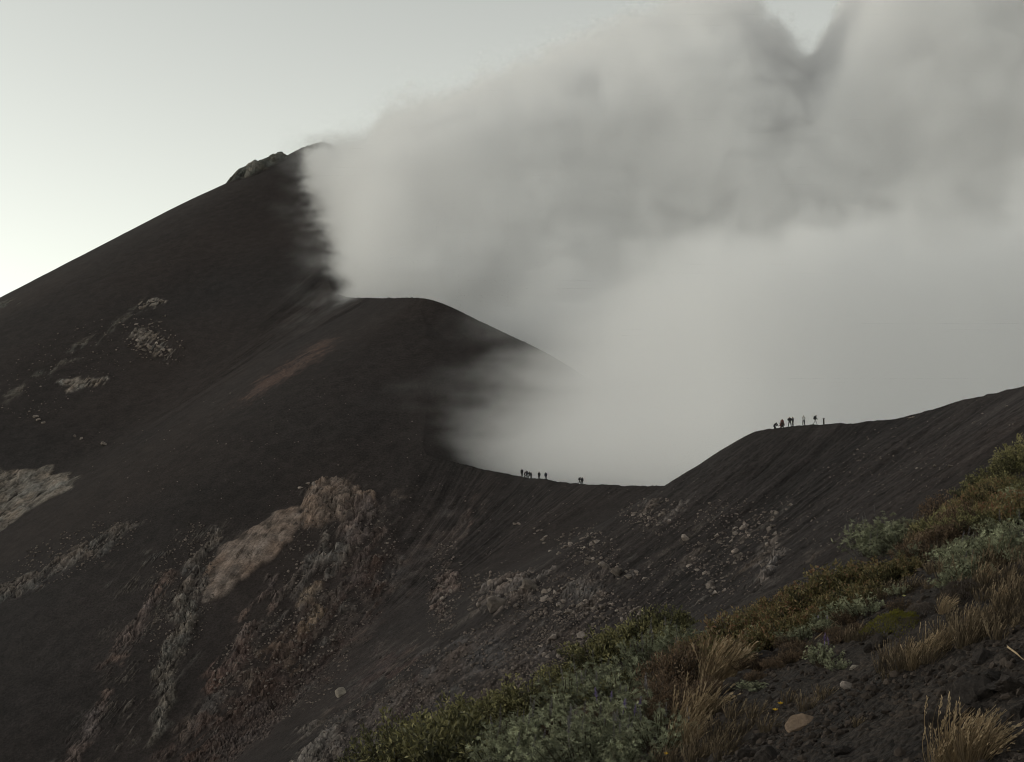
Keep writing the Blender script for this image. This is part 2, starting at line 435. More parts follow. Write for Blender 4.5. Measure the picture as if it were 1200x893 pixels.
def mat_ash():
    b = NT('volcanic_ash')
    c = b.n('Attribute', attribute_name='tint').outputs['Color']
    fl = b.n('Attribute', attribute_name='flow').outputs['Vector']
    pos = b.n('NewGeometry').outputs['Position']
    m1 = b.n('Mapping', {'Vector': fl, 'Scale': (1.1, 0.07, 1.0)})
    n1 = b.n('TexNoise', {'Vector': m1.outputs[0], 'Scale': 1.0, 'Detail': 4.0, 'Roughness': 0.62}).outputs[0]
    n2 = b.n('TexNoise', {'Vector': pos, 'Scale': 1.7, 'Detail': 5.0, 'Roughness': 0.75}).outputs[0]
    n3 = b.n('TexNoise', {'Vector': pos, 'Scale': 0.35, 'Detail': 4.0, 'Roughness': 0.6}).outputs[0]
    seam = b.n('SeparateXYZ', {0: fl}).outputs[2]
    n1 = b.math('ADD', 0.5, b.math('MULTIPLY', b.math('SUBTRACT', n1, 0.5), seam))
    s1 = b.n('MapRange', {'Value': n1, 'From Min': 0.3, 'From Max': 0.7, 'To Min': 0.50, 'To Max': 1.50}).outputs[0]
    s2 = b.n('MapRange', {'Value': n2, 'From Min': 0.3, 'From Max': 0.7, 'To Min': 0.48, 'To Max': 1.52}).outputs[0]
    s3 = b.n('MapRange', {'Value': n3, 'From Min': 0.3, 'From Max': 0.7, 'To Min': 0.86, 'To Max': 1.14}).outputs[0]
    k = b.math('MULTIPLY', b.math('MULTIPLY', s1, s2), s3)
    k3 = b.n('CombineColor', {0: k, 1: k, 2: k}).outputs[0]
    colr = b.mix(1.0, c, k3, 'MULTIPLY')
    hh = b.math('ADD', b.math('MULTIPLY', n1, 0.8), b.math('MULTIPLY', n2, 0.6))
    bump = b.n('Bump', {'Height': hh, 'Strength': 0.7, 'Distance': 0.5})
    bs = b.n('BsdfPrincipled', {'Base Color': colr, 'Roughness': 0.95, 'Specular IOR Level': 0.15, 'Normal': bump.outputs[0]})
    b.t.links.new(bs.outputs[0], b.out.inputs[0])
    return b.m
M_ASH = mat_ash()

def build_terrain():
    az = np.concatenate([np.linspace(-62, -23, 60, endpoint=False), np.linspace(-23, 23, 880), np.linspace(23, 62, 61)[1:]])
    rr = np.concatenate([np.linspace(60, 185, 60, endpoint=False), np.linspace(185, 310, 340, endpoint=False), np.linspace(310, 470, 290, endpoint=False),
                         np.linspace(470, 740, 270, endpoint=False), np.linspace(740, 1100, 60)])
    A, RR = np.meshgrid(np.radians(az), rr)
    # rows follow the view distance y inside the fine fan, so that crest lines stay crisp
    x = RR * np.tan(np.clip(A, -1.1, 1.1)); y = RR + 0 * x
    z, c, t, d, seam, rock = terrain(x, y, True)
    me = mesh_np('volcano', np.stack([x, y, z], -1).reshape(-1, 3), grid_quads(*x.shape), M_ASH)
    set_attr(me, 'tint', np.concatenate([c.reshape(-1, 3), np.ones((c.size // 3, 1))], 1), 'FLOAT_COLOR')
    set_attr(me, 'flow', np.stack([t.ravel(), d.ravel(), seam.ravel()], -1), 'FLOAT_VECTOR')
    q = grid_quads(*x.shape)
    me.polygons.foreach_set('use_smooth', rock.ravel()[q].mean(1) < 0.25)      # broken rock keeps its facets
    o = link('volcano_slopes', me)
    tag(o, 'dark volcanic ash slopes with crater rim and rocky outcrops', 'volcano', kind='structure')
build_terrain()

def build_plain():
    # land far below the mountain, out to the horizon
    n = 64; rad = [300, 900, 2500, 8000, 25000]
    v = [(0, 400, -420)] + [(r * math.cos(a), 400 + r * math.sin(a), -420 - r * 0.004) for r in rad for a in np.linspace(0, 2 * math.pi, n, endpoint=False)]
    f = [(0, 1 + i, 1 + (i + 1) % n) for i in range(n)]
    for k in range(len(rad) - 1):
        f += [(1 + k * n + i, 1 + (k + 1) * n + i, 1 + (k + 1) * n + (i + 1) % n, 1 + k * n + (i + 1) % n) for i in range(n)]
    b = NT('lowland')
    nz = b.n('TexNoise', {'Vector': b.n('NewGeometry').outputs['Position'], 'Scale': 0.002, 'Detail': 6.0}).outputs[0]
    bs = b.n('BsdfPrincipled', {'Base Color': b.ramp(nz, [(0.35, (0.03, 0.035, 0.02)), (0.65, (0.06, 0.055, 0.04))]), 'Roughness': 1.0})
    b.t.links.new(bs.outputs[0], b.out.inputs[0])
    tag(link('ground', mesh_from('ground', v, f, b.m)), 'dark lowland far below the volcano reaching the horizon', 'ground', kind='structure')
build_plain()

# ------------------------------------------------------------------ the plume: a voxel grid of smoke filled from a field
class FX:
    """field arithmetic in a geometry node tree"""
    tree = None
    def __init__(s, v): s.v = v
    @staticmethod
    def op(o, *a):
        nd = FX.tree.nodes.new('ShaderNodeMath'); nd.operation = o
        for i, q in enumerate(a):
            q = q.v if isinstance(q, FX) else q
            if isinstance(q, bpy.types.NodeSocket): FX.tree.links.new(q, nd.inputs[i])
            else: nd.inputs[i].default_value = q
        return FX(nd.outputs[0])
    def __add__(s, o): return FX.op('ADD', s, o)
    __radd__ = __add__
    def __sub__(s, o): return FX.op('SUBTRACT', s, o)
    def __rsub__(s, o): return FX.op('SUBTRACT', o, s)
    def __mul__(s, o): return FX.op('MULTIPLY', s, o)
    __rmul__ = __mul__
    def __truediv__(s, o): return FX.op('DIVIDE', s, o)
    def min(s, o): return FX.op('MINIMUM', s, o)
    def max(s, o): return FX.op('MAXIMUM', s, o)
    def smin(s, o, k): return FX.op('SMOOTH_MIN', s, o, k)
    def smax(s, o, k): return FX.op('SMOOTH_MAX', s, o, k)
    def sq(s): return FX.op('MULTIPLY', s, s)
    def sqrt(s): return FX.op('SQRT', s)
    def ss(s, a, b):
        nd = FX.tree.nodes.new('ShaderNodeMapRange'); nd.interpolation_type = 'SMOOTHSTEP'
        FX.tree.links.new(s.v, nd.inputs[0])
        nd.inputs[1].default_value = a; nd.inputs[2].default_value = b
        return FX(nd.outputs[0])

def fnoise(pos, scale, detail, rough, stretch=(1, 1, 1), off=(0, 0, 0)):
    m = FX.tree.nodes.new('ShaderNodeVectorMath'); m.operation = 'MULTIPLY_ADD'
    FX.tree.links.new(pos, m.inputs[0]); m.inputs[1].default_value = stretch; m.inputs[2].default_value = [q / scale for q in off]
    n = FX.tree.nodes.new('ShaderNodeTexNoise')
    FX.tree.links.new(m.outputs[0], n.inputs['Vector'])
    n.inputs['Scale'].default_value = scale; n.inputs['Detail'].default_value = detail; n.inputs['Roughness'].default_value = rough
    return (FX(n.outputs[0]) - 0.5) * 2.0

def smoke_material(name, colour, g, k):
    b = NT(name)
    at = b.n('Attribute', attribute_name='density').outputs['Fac']
    pv = b.n('VolumePrincipled', {'Color': rgba(colour), 'Anisotropy': g, 'Density': b.math('MULTIPLY', at, k), 'Density Attribute': ''})
    b.t.links.new(pv.outputs[0], b.out.inputs['Volume'])
    return b.m

def volume_object(name, lo, hi, voxel, field, mat):
    ng = bpy.data.node_groups.new(name, 'GeometryNodeTree')
    ng.interface.new_socket('Geometry', in_out='OUTPUT', socket_type='NodeSocketGeometry')
    FX.tree = ng
    pos = ng.nodes.new('GeometryNodeInputPosition').outputs[0]
    sep = ng.nodes.new('ShaderNodeSeparateXYZ'); ng.links.new(pos, sep.inputs[0])
    dens = field(FX(sep.outputs[0]), FX(sep.outputs[1]), FX(sep.outputs[2]), pos)
    vc = ng.nodes.new('GeometryNodeVolumeCube')
    ng.links.new(dens.v, vc.inputs['Density'])
    vc.inputs['Min'].default_value = lo; vc.inputs['Max'].default_value = hi
    for k, a, b_ in zip('XYZ', lo, hi): vc.inputs['Resolution ' + k].default_value = max(8, int((b_ - a) / voxel))
    sm = ng.nodes.new('GeometryNodeSetMaterial'); sm.inputs['Material'].default_value = mat
    go = ng.nodes.new('NodeGroupOutput')
    ng.links.new(vc.outputs[0], sm.inputs[0]); ng.links.new(sm.outputs[0], go.inputs[0])
    vol = bpy.data.volumes.new(name); vol.materials.append(mat)
    o = link(name, vol)
    md = o.modifiers.new('fill', 'NODES'); md.node_group = ng
    return o

def plume(x, y, z, pos):
    big = fnoise(pos, 0.013, 3.0, 0.5)
    mid = fnoise(pos, 0.024, 4.0, 0.55, off=(2, 5.5, 1))
    bil = fnoise(pos, 0.046, 8.0, 0.70, off=(12, 3.3, 8.1))
    wsp = fnoise(pos, 0.055, 7.0, 0.68, stretch=(0.45, 1, 1.8), off=(5, 9, 2))      # wind-drawn wisps
    fin = fnoise(pos, 0.15, 5.0, 0.65, stretch=(0.55, 1, 1.4), off=(1, 2, 3))
    # the tall plume: its upper surface climbs to the right, with a gap where daylight breaks through and a taller lobe beyond
    top = 160 + x * 0.42 + (y - 560) * 0.34
    lane = x - y * 0.213 - bil * 30 - mid * 8
    notch = 54 * (1 - FX.op('ABSOLUTE', lane).ss(0, 48)) - 40 * lane.ss(6, 80)
    ftop = top - notch - z + bil * 36 + mid * 12 + fin * 22
    front = y - (466 + z * 0.42 - x.max(0.0) * 0.15) + bil * 12 + mid * 16
    left = x - (-66 - (y - 520) * 0.215) + wsp * 12 + fin * 20
    f2 = ftop.smin(front, 8).smin(left * 0.85, 6) + big * 12
    # low bank rising out of the crater just behind the rim, its top lit by the open sky
    ltop = 60 + x * 0.07 - z + big * 22 + mid * 48 + bil * 26 + fin * 14
    lfront = y - ((341 - x).max(296.0) + z.max(0.0) * 0.5) + (bil * 8 + mid * 8) * z.ss(4, 30)
    lleft = x - (-46 + (z - 2) * 1.15) + wsp * 38 + fin * 28
    far = y.ss(446, 458)
    lleft = lleft + (left - lleft) * far
    lback = 520 - y
    f1 = ltop.smin(lfront, 8).smin(lback, 12)
    edge = lleft.ss(-4, 48)
    body = f2.ss(0, 8).max(f1.ss(0, 6) * edge * (0.26 + 0.36 * x.ss(-5, 50) + 0.9 * (1 - z.ss(3, 26))))
    f = f1.smin(lleft * 0.7, 6).max(f2)
    wisp = f.ss(-14, 8) * (wsp + 0.03).max(0.0)
    return (body + wisp * 0.40) * 0.085

M_SMOKE = smoke_material('smoke', (0.990, 0.9875, 0.9905), 0.0, 1.0)
cl = volume_object('smoke_plume', (-150, 295, -40), (330, 740, 290), 1.55, plume, M_SMOKE)
tag(cl, 'thick grey cloud of steam pouring out of the crater', 'smoke', kind='stuff')

# ------------------------------------------------------------------ rocks
def rock_mesh(name, seed, mat, sub=2, flat=0.75, rough=0.28, angular=6):
    r = random.Random(seed)
    bm = bmesh.new()
    bmesh.ops.create_icosphere(bm, subdivisions=sub, radius=0.5)
    planes = [(Vector((r.gauss(0, 1), r.gauss(0, 1), r.gauss(0, 1))).normalized(), r.uniform(0.17, 0.36)) for _ in range(angular)]
    ph = [r.uniform(0, 9) for _ in range(6)]
    for v in bm.verts:
        p = v.co.copy()
        for nrm, h in planes:                                       # broken facets
            q = p.dot(nrm) - h
            if q > 0: p -= nrm * q
        n = math.sin(p.x * 9 + ph[0]) * math.sin(p.y * 8 + ph[1]) * math.sin(p.z * 10 + ph[2]) + 0.5 * math.sin(p.x * 19 + ph[3]) * math.sin(p.y * 21 + ph[4])
        p *= 1 + rough * 0.35 * n + r.uniform(-rough, rough) * 0.28
        p.z *= flat
        v.co = p
    me = bpy.data.meshes.new(name); bm.to_mesh(me); bm.free()
    me.materials.append(mat)
    return me

def mat_rock(name, c1, c2, scale, spread=0.25, bump=0.5):
    b = NT(name)
    co = b.n('TexCoord').outputs['Object']
    inf = b.n('ObjectInfo')
    v = b.n('VectorMath', {0: co, 1: inf.outputs['Location']}, operation='ADD').outputs[0]
    n1 = b.n('TexNoise', {'Vector': v, 'Scale': scale, 'Detail': 6.0, 'Roughness': 0.65}).outputs[0]
    n2 = b.n('TexNoise', {'Vector': v, 'Scale': scale * 5, 'Detail': 4.0, 'Roughness': 0.7}).outputs[0]
    c = b.ramp(n1, [(0.32, c1), (0.68, c2)])
    k = b.n('MapRange', {'Value': inf.outputs['Random'], 'To Min': 1 - spread, 'To Max': 1 + spread}).outputs[0]
    k = b.math('MULTIPLY', k, b.n('MapRange', {'Value': n2, 'From Min': 0.3, 'From Max': 0.7, 'To Min': 0.75, 'To Max': 1.25}).outputs[0])
    colr = b.mix(1.0, c, b.n('CombineColor', {0: k, 1: k, 2: k}).outputs[0], 'MULTIPLY')
    bp = b.n('Bump', {'Height': b.math('ADD', n1, b.math('MULTIPLY', n2, 0.5)), 'Strength': bump, 'Distance': 0.1})
    bs = b.n('BsdfPrincipled', {'Base Color': colr, 'Roughness': 0.92, 'Specular IOR Level': 0.2, 'Normal': bp.outputs[0]})
    b.t.links.new(bs.outputs[0], b.out.inputs[0])
    return b.m

M_BOULDER = mat_rock('boulder_rock', (0.085, 0.069, 0.061), (0.29, 0.245, 0.215), 1.2, 0.45)
M_PALE = mat_rock('pale_rock', (0.19, 0.165, 0.14), (0.34, 0.30, 0.255), 2.0, 0.12)
M_LAVA = mat_rock('scoria_rock', (0.028, 0.023, 0.021), (0.078, 0.064, 0.057), 5.0, 0.22, 0.9)
M_TANSTONE = mat_rock('tan_stone', (0.15, 0.105, 0.075), (0.25, 0.18, 0.13), 9.0, 0.1)
ROCKS = [rock_mesh('boulder', 20 + i, M_BOULDER, 2, 0.85, 0.30, 8 + i % 4) for i in range(7)]

def settle(u, v):
    w = hit(u, v)
    w[:, 2] = ground_at(w[:, 0], w[:, 1])
    return w

SMALL = []
def place_rocks(items, meshes, label, group, name='boulder', cat='boulder', seed=1, at=settle):
    """items: (u, v, size in photograph pixels)"""
    r = random.Random(seed)
    if at is settle:
        SMALL.extend(q for q in items if q[2] < 3.7)
        items = [q for q in items if q[2] >= 3.7]
    it = np.array(items, float)
    pts = at(it[:, 0], it[:, 1])
    obs = []
    for (x, y, z), q in zip(pts, it):
        s = q[2] * y / F
        o = link(name, r.choice(meshes))
        s *= 1.4
        o.scale = (s * r.uniform(0.85, 1.25), s * r.uniform(0.8, 1.2), s * r.uniform(0.8, 1.15))
        o.rotation_euler = (r.uniform(-0.3, 0.3), r.uniform(-0.3, 0.3), r.uniform(0, 6.28))
        o.location = (x, y, z + 0.05 * s)
        size = '' if len(items) < 8 else ('big ' if q[2] > 8 else 'middling ' if q[2] > 5.2 else 'small ') if not label.startswith('small') else ''
        tag(o, size + label, cat, group)
        obs.append(o)
    return obs

def cluster(cx, cy_, rx, ry, n, smin, smax, seed, rot=0.0):
    r = random.Random(seed); out = []
    for _ in range(n):
        a = r.uniform(0, 6.283); q = math.sqrt(r.random())
        px, py = math.cos(a) * q * rx, math.sin(a) * q * ry
        c, s_ = math.cos(rot), math.sin(rot)
        out.append((cx + px * c - py * s_, cy_ + px * s_ + py * c, smin + (smax - smin) * r.random() ** 2.2))
    return out

place_rocks([(588,712,25)], ROCKS, 'largest boulder, low and broad, at the dark end of the jumbled rock band', 'boulders of the rock band', seed=3)
place_rocks([(624,694,19)], ROCKS, 'tall angular boulder standing in the middle of the jumbled rock band', 'boulders of the rock band', seed=4)
place_rocks([(576,690,11),(600,688,12),(612,700,9),(597,700,9),(606,714,8),(640,704,10),(650,696,8),(562,712,8),(551,716,7)] + cluster(650,702,60,14,46,3.5,8,11,0.12) + cluster(720,712,40,14,34,3.5,8,12,0.25),
            ROCKS, 'pinkish grey boulder of the jumbled rock band lying across the ash slope', 'boulders of the rock band', seed=5)
place_rocks([(571,682,6),(645,650,5),(637,633,5),(640,629,4),(626,622,4),(604,614,4),(609,615,4),(658,641,4),(654,652,4)] + cluster(632,628,16,7,7,2.5,4.5,14,0.7),
            ROCKS, 'small pale boulder in the broken string of rocks below the hikers on the saddle', 'string of rocks below the saddle', seed=6)
place_rocks([(664,643,6),(668,641,7),(655,652,5)] + cluster(691,642,13,22,20,3,7,15,-0.4) + [(690,661,9),(705,663,9),(695,648,6)],
            ROCKS, 'pale boulder of the rocky rib running down from the saddle', 'boulders of the rib below the saddle', seed=7)
place_rocks([(724,671,15),(710,668,10),(736,676,9)] + cluster(735,672,22,9,12,3,6,16,0.1), ROCKS,
            'reddish grey boulder heaped at the foot of the rocky rib', 'boulders at the foot of the rib', seed=8)
place_rocks(cluster(764,606,24,14,30,3,6,17), ROCKS, 'angular grey block in the rubble patch under the kink of the rim', 'blocks under the kink of the rim', seed=9)
place_rocks([(804,629,13)], ROCKS, 'lone rounded boulder on bare ash beside the pale rock clusters', 'boulders of the right slope', seed=10)
place_rocks([(841,625,7),(845,634,6),(852,640,5),(873,611,6),(870,619,7),(863,626,7),(857,636,7),(862,649,8),(866,655,7),(856,645,6),(862,662,5)] + cluster(862,638,20,26,26,2.5,5.5,18,0.35),
            ROCKS, 'pale boulder in the loose cluster on the furrowed ash slope', 'cluster on the furrowed slope', seed=11)
place_rocks([(910,607,7),(905,614,6),(902,624,8),(898,632,7),(908,628,5),(922,603,4),(918,613,4),(928,597,4)] + cluster(905,640,9,22,14,3,6.5,19,0.15) + [(896,664,11),(903,671,9),(890,678,8)],
            ROCKS, 'rounded boulder in the upright chain of rocks on the furrowed slope', 'chain of rocks on the furrowed slope', seed=12)
place_rocks([(809,660,7),(818,668,6),(826,673,6),(822,680,5),(834,686,12),(838,694,10),(850,690,8),(846,678,5),(830,676,5)] + cluster(828,682,26,14,12,3,5,20,0.3),
            ROCKS, 'boulder of the scattered rocks just above the shrubs', 'rocks above the shrubs', seed=13)
place_rocks(cluster(521,696,9,36,26,3,6.5,21,0.12), ROCKS, 'boulder in the narrow rock rib dropping beside the jumbled band', 'boulders of the narrow rib', seed=14)
place_rocks([(648,751,11),(685,745,13),(665,762,9),(690,753,7),(655,768,6),(648,776,6)] + cluster(650,762,45,16,26,3,6,22,-0.4),
            ROCKS, 'boulder on the lower scree just beyond the shrubs', 'boulders on the lower scree', seed=15)
place_rocks(cluster(178,404,26,14,42,3,7,23,0.55), ROCKS, 'pale block in the bright boulder patch on the upper cone', 'boulder patch on the upper cone', seed=16)
place_rocks([(165,362,5),(178,354,6),(189,354,6),(170,358,4),(193,371,4),(187,378,4),(160,380,4)], ROCKS, 'pale slab on the cone above the bright boulder patch', 'slabs on the upper cone', seed=17)
place_rocks([(41,489,7),(46,492,6),(52,495,5),(88,512,4),(95,514,4)], ROCKS, 'pale block in the short row of rocks on the dark cone', 'row of rocks on the cone', seed=18)
place_rocks([(123,521,8)], ROCKS, 'single pale boulder alone on the dark cone', 'row of rocks on the cone', seed=19)
place_rocks([(78,449,7),(95,449,9),(110,449,8),(102,453,6)], ROCKS, 'flat pale slab in the level ledge on the cone', 'ledge slabs on the cone', seed=20)
b0 = place_rocks([(401,814,13)], [rock_mesh('pale_block', 91, M_PALE, 2, 1.2, 0.15, 8)], 'bright cream block standing out on the dark lower slope', 'single blocks', seed=21)
place_rocks([(361,576,5),(352,580,5),(368,582,6),(330,640,4),(380,640,5),(362,642,4)], ROCKS, 'small block on the ash beside the tan outcrop', 'blocks beside the tan outcrop', seed=22)
place_rocks([(1066,489,5),(1070,488,4),(1098,478,4),(915,503,4)], ROCKS, 'small dark rock on the skyline of the rim', 'rocks on the skyline', seed=23)
place_rocks([(1095,552,5),(1115,551,5),(1075,552,4),(1060,505,3),(955,550,3),(1180,478,4),(1005,530,3)], ROCKS, 'small pale stone alone on the furrowed ash below the rim', 'stones below the rim', seed=24)

def rubble(name, pts, sizes, mat, label, cat, seed=5, sub=1):
    """a mass of small broken stones as one mesh"""
    r = np.random.default_rng(seed)
    bm = bmesh.new(); bmesh.ops.create_icosphere(bm, subdivisions=1, radius=0.5)
    base = np.array([v.co[:] for v in bm.verts], np.float32); fc = np.array([[v.index for v in f.verts] for f in bm.faces]); bm.free()
    n = len(pts); nv = len(base)
    V = np.repeat(base[None], n, 0)
    V = V * (1 + r.uniform(-0.28, 0.28, (n, nv, 1)))
    V = V * r.uniform(0.65, 1.3, (n, 1, 3)) * np.asarray(sizes)[:, None, None]
    a = r.uniform(0, 6.28, n); ca, sa = np.cos(a)[:, None], np.sin(a)[:, None]
    V = np.stack([V[..., 0] * ca - V[..., 1] * sa, V[..., 0] * sa + V[..., 1] * ca, V[..., 2] * 0.8], -1)
    V = V + np.asarray(pts)[:, None, :]
    Fc = (fc[None] + (np.arange(n) * nv)[:, None, None]).reshape(-1, 3)
    me = mesh_np(name, V.reshape(-1, 3), Fc, mat, smooth=False)
    tone = np.repeat(r.uniform(0.55, 1.45, n), nv)
    set_attr(me, 'tone', tone, 'FLOAT')
    return tag(link(name, me), label, cat, kind='stuff')

def mat_rubble(name, c1, c2, scale):
    b = NT(name)
    tn = b.n('Attribute', attribute_name='tone').outputs['Fac']
    n1 = b.n('TexNoise', {'Vector': b.n('NewGeometry').outputs['Position'], 'Scale': scale, 'Detail': 5.0, 'Roughness': 0.65}).outputs[0]
    c = b.ramp(n1, [(0.3, c1), (0.7, c2)])
    colr = b.mix(1.0, c, b.n('CombineColor', {0: tn, 1: tn, 2: tn}).outputs[0], 'MULTIPLY')
    bs = b.n('BsdfPrincipled', {'Base Color': colr, 'Roughness': 0.95, 'Specular IOR Level': 0.15})
    b.t.links.new(bs.outputs[0], b.out.inputs[0])
    return b.m

def far_rubble():
    r = random.Random(77); it = []
    # (centre u, v, radius u, v, count, smallest, largest px, rotation)
    for k, q in enumerate([(640,700,110,26,420,1.2,3.4,0.12),(560,790,140,50,900,1.0,3.0,-0.45),(650,760,70,30,400,1.2,3.2,-0.5),(860,640,60,60,420,1.0,2.6,0.2),
                           (800,690,60,40,200,1.0,2.4,0.0),(765,606,40,22,160,1.0,2.4,0.0),(690,650,40,30,160,1.0,2.6,0.4),(520,690,22,60,200,1.0,2.6,0.1),
                           (1000,600,120,60,220,0.9,2.0,-0.4),(400,660,70,80,420,1.0,2.6,0.0),(330,780,90,60,500,1.0,2.8,-0.5),(210,700,40,90,320,1.0,2.6,0.25),
                           (80,650,90,26,220,1.0,2.6,-0.4),(450,850,80,40,420,1.0,2.6,-0.3),(180,400,40,24,90,1.0,2.4,0.5),(80,430,110,40,120,0.9,2.0,-0.5),
                           (700,610,260,60,240,0.8,1.6,0.0),(300,560,220,120,160,0.8,1.5,0.0),(1080,520,130,50,120,0.8,1.8,-0.2)]):
        it += cluster(*q[:4], int(q[4] * 1.7), q[5] * 1.15, q[6] * 1.25, 400 + k, q[7])
    it = np.array(it + SMALL)
    w = settle(it[:, 0], it[:, 1])
    s = it[:, 2] * w[:, 1] / F * 1.2
    w[:, 2] += 0.1 * s
    rubble('scree_rubble', w, s, mat_rubble('scree', (0.070, 0.057, 0.051), (0.185, 0.152, 0.135), 0.5),
           'small broken stones strewn over the ash slopes of the volcano', 'rubble')
far_rubble()

# ------------------------------------------------------------------ the near hillside: coarse scoria falling away to the left
def near_h(x, y):
    x = np.asarray(x, float); y = np.asarray(y, float)
    xr = np.where(x > 14, 14 + 18 * np.tanh((x - 14) / 18), x)
    z = 0.484 * xr - 0.105 * y
    brow = 25.5 + 1.6 * np.sin(x * 0.35 + 1.0) - 0.10 * np.maximum(-x, 0)
    over = np.maximum(y - brow, 0)
    z = z - 0.85 * over + 0.85 * 2.2 * (1 - np.exp(-over / 2.2))          # the brow rolls over into the ravine
    z = z + 0.16 * fbm(x / 4.5, y / 4.5, 3, 501) + 0.05 * fbm(x / 0.9, y / 0.9, 3, 511)
    return z

def near_fine(x, y):
    d1, gap, cid = worley(x / 0.11, y / 0.11, 521)
    d1b, gapb, cidb = worley(x / 0.045 + 3, y / 0.045, 531)
    lump = fbm(x / 0.35, y / 0.35, 3, 541)
    fade = 1 - sstep(14, 26, y)
    return near_h(x, y) + fade * (0.030 * (0.55 - d1) * (0.4 + cid) + 0.010 * (0.5 - d1b)) + 0.028 * lump

def mat_scoria():
    b = NT('scoria_ground')
    pos = b.n('NewGeometry').outputs['Position']
    n1 = b.n('TexNoise', {'Vector': pos, 'Scale': 0.8, 'Detail': 5.0, 'Roughness': 0.6}).outputs[0]
    n2 = b.n('TexNoise', {'Vector': pos, 'Scale': 14.0, 'Detail': 5.0, 'Roughness': 0.7}).outputs[0]
    v = b.n('TexVoronoi', {'Vector': pos, 'Scale': 26.0}).outputs['Color']
    vr = b.n('SeparateColor', {0: v}).outputs[0]
    c = b.ramp(n1, [(0.30, (0.020, 0.0165, 0.0148)), (0.52, (0.033, 0.0265, 0.0228)), (0.72, (0.049, 0.037, 0.029))])
    k = b.math('MULTIPLY', b.n('MapRange', {'Value': n2, 'From Min': 0.3, 'From Max': 0.7, 'To Min': 0.5, 'To Max': 1.5}).outputs[0],
               b.n('MapRange', {'Value': vr, 'To Min': 0.65, 'To Max': 1.35}).outputs[0])
    colr = b.mix(1.0, c, b.n('CombineColor', {0: k, 1: k, 2: k}).outputs[0], 'MULTIPLY')
    vd = b.n('TexVoronoi', {'Vector': pos, 'Scale': 26.0}).outputs['Distance']
    bp = b.n('Bump', {'Height': b.math('SUBTRACT', n2, vd), 'Strength': 0.9, 'Distance': 0.03})
    bs = b.n('BsdfPrincipled', {'Base Color': colr, 'Roughness': 0.95, 'Specular IOR Level': 0.15, 'Normal': bp.outputs[0]})
    b.t.links.new(bs.outputs[0], b.out.inputs[0])
    return b.m

def build_near():
    rows = np.concatenate([np.linspace(1.0, 4.0, 16, endpoint=False), 4.0 * (30 / 4.0) ** np.linspace(0, 1, 470), np.linspace(30, 130, 60)[1:]])
    ta = np.concatenate([np.linspace(-1.6, -0.30, 40, endpoint=False), np.linspace(-0.30, 0.46, 520), np.linspace(0.46, 1.4, 41)[1:]])
    T, Y = np.meshgrid(ta, rows)
    X = T * Y
    Z = near_fine(X, Y)
    me = mesh_np('hillside', np.stack([X, Y, Z], -1).reshape(-1, 3), grid_quads(*X.shape), mat_scoria())
    tag(link('hillside_ground', me), 'dark brown scoria hillside falling away to the ravine', 'ground', kind='structure')
build_near()

def near_hit(u, v):
    """world points where photograph pixels meet the near hillside"""
    X, Z = ray(np.asarray(u, float), np.asarray(v, float))
    X = np.atleast_1d(X); Z = np.atleast_1d(Z)
    D = np.arange(3.0, 34.0, 0.1)
    zt = near_h(X[:, None] * D, np.broadcast_to(D, (len(X), len(D))))
    below = EYE[2] + Z[:, None] * D < zt
    k = np.argmax(below, 1)
    k = np.where(below.any(1), k, np.argmin(EYE[2] + Z[:, None] * D - zt, 1))
    d = D[k]
    x = X * d
    return np.stack([x, d, near_fine(x, d)], -1)

# loose stones lying on the bare scoria
def pebbles():
    r = np.random.default_rng(15)
    n = 24000
    y = 4.5 + 17 * r.random(n) ** 1.7
    x = y * r.uniform(0.03, 0.44, n)
    keep = fbm(x / 1.6, y / 1.6, 3, 551) + r.uniform(-0.4, 0.4, n) > -0.12
    x, y = x[keep], y[keep]
    s = 0.014 + 0.055 * r.random(len(x)) ** 3.0
    z = near_fine(x, y) + 0.15 * s
    rubble('loose_scoria', np.stack([x, y, z], -1), s, mat_rubble('scoria_bits', (0.020, 0.016, 0.014), (0.066, 0.052, 0.044), 6.0),
           'loose dark scoria pebbles covering the bare hillside', 'pebbles', seed=16)
pebbles()

LAVA = [rock_mesh('lava_rock', 60 + i, M_LAVA, 3, 0.7, 0.42, 4) for i in range(5)]
TANS = [rock_mesh('tan_stone', 71, M_TANSTONE, 3, 0.66, 0.14, 3)]
PALES = [rock_mesh('pale_stone', 76 + i, M_PALE, 2, 0.6, 0.2, 6) for i in range(2)]
place_rocks([(940,852,27)], TANS, 'smooth tan stone lying alone on dark scoria', 'stones on the hillside', 'stone', 'stone', 31, near_hit)
place_rocks([(1000,785,9),(925,761,15),(938,764,10)], PALES, 'small pale stone resting on the scoria below the shrubs', 'pale stones on the hillside', 'stone', 'stone', 32, near_hit)
place_rocks([(997,806,17),(1018,809,6),(1030,811,5)], [rock_mesh('grey_stone', 79, M_BOULDER, 2, 0.55, 0.2, 6)], 'flat grey stone half sunk in bare dark scoria', 'flat stones on the hillside', 'stone', 'stone', 33, near_hit)
place_rocks([(905,777,34),(922,772,26),(890,783,26),(880,800,22),(862,808,24)], LAVA, 'lumpy brown lava rock between the tall dry grass and the pale stones', 'lava rocks by the tall grass', 'lava_rock', 'rock', 34, near_hit)
place_rocks([(1120,845,46),(1140,826,40),(1105,858,30),(1150,808,30),(1172,812,24),(1168,798,20),(1190,815,30),(1150,782,24),(1180,860,34),(1195,880,30),(1196,842,26)],
            LAVA, 'rough dark lava rock in the heap beside the windblown grass', 'heap of lava rocks', 'lava_rock', 'rock', 35, near_hit)
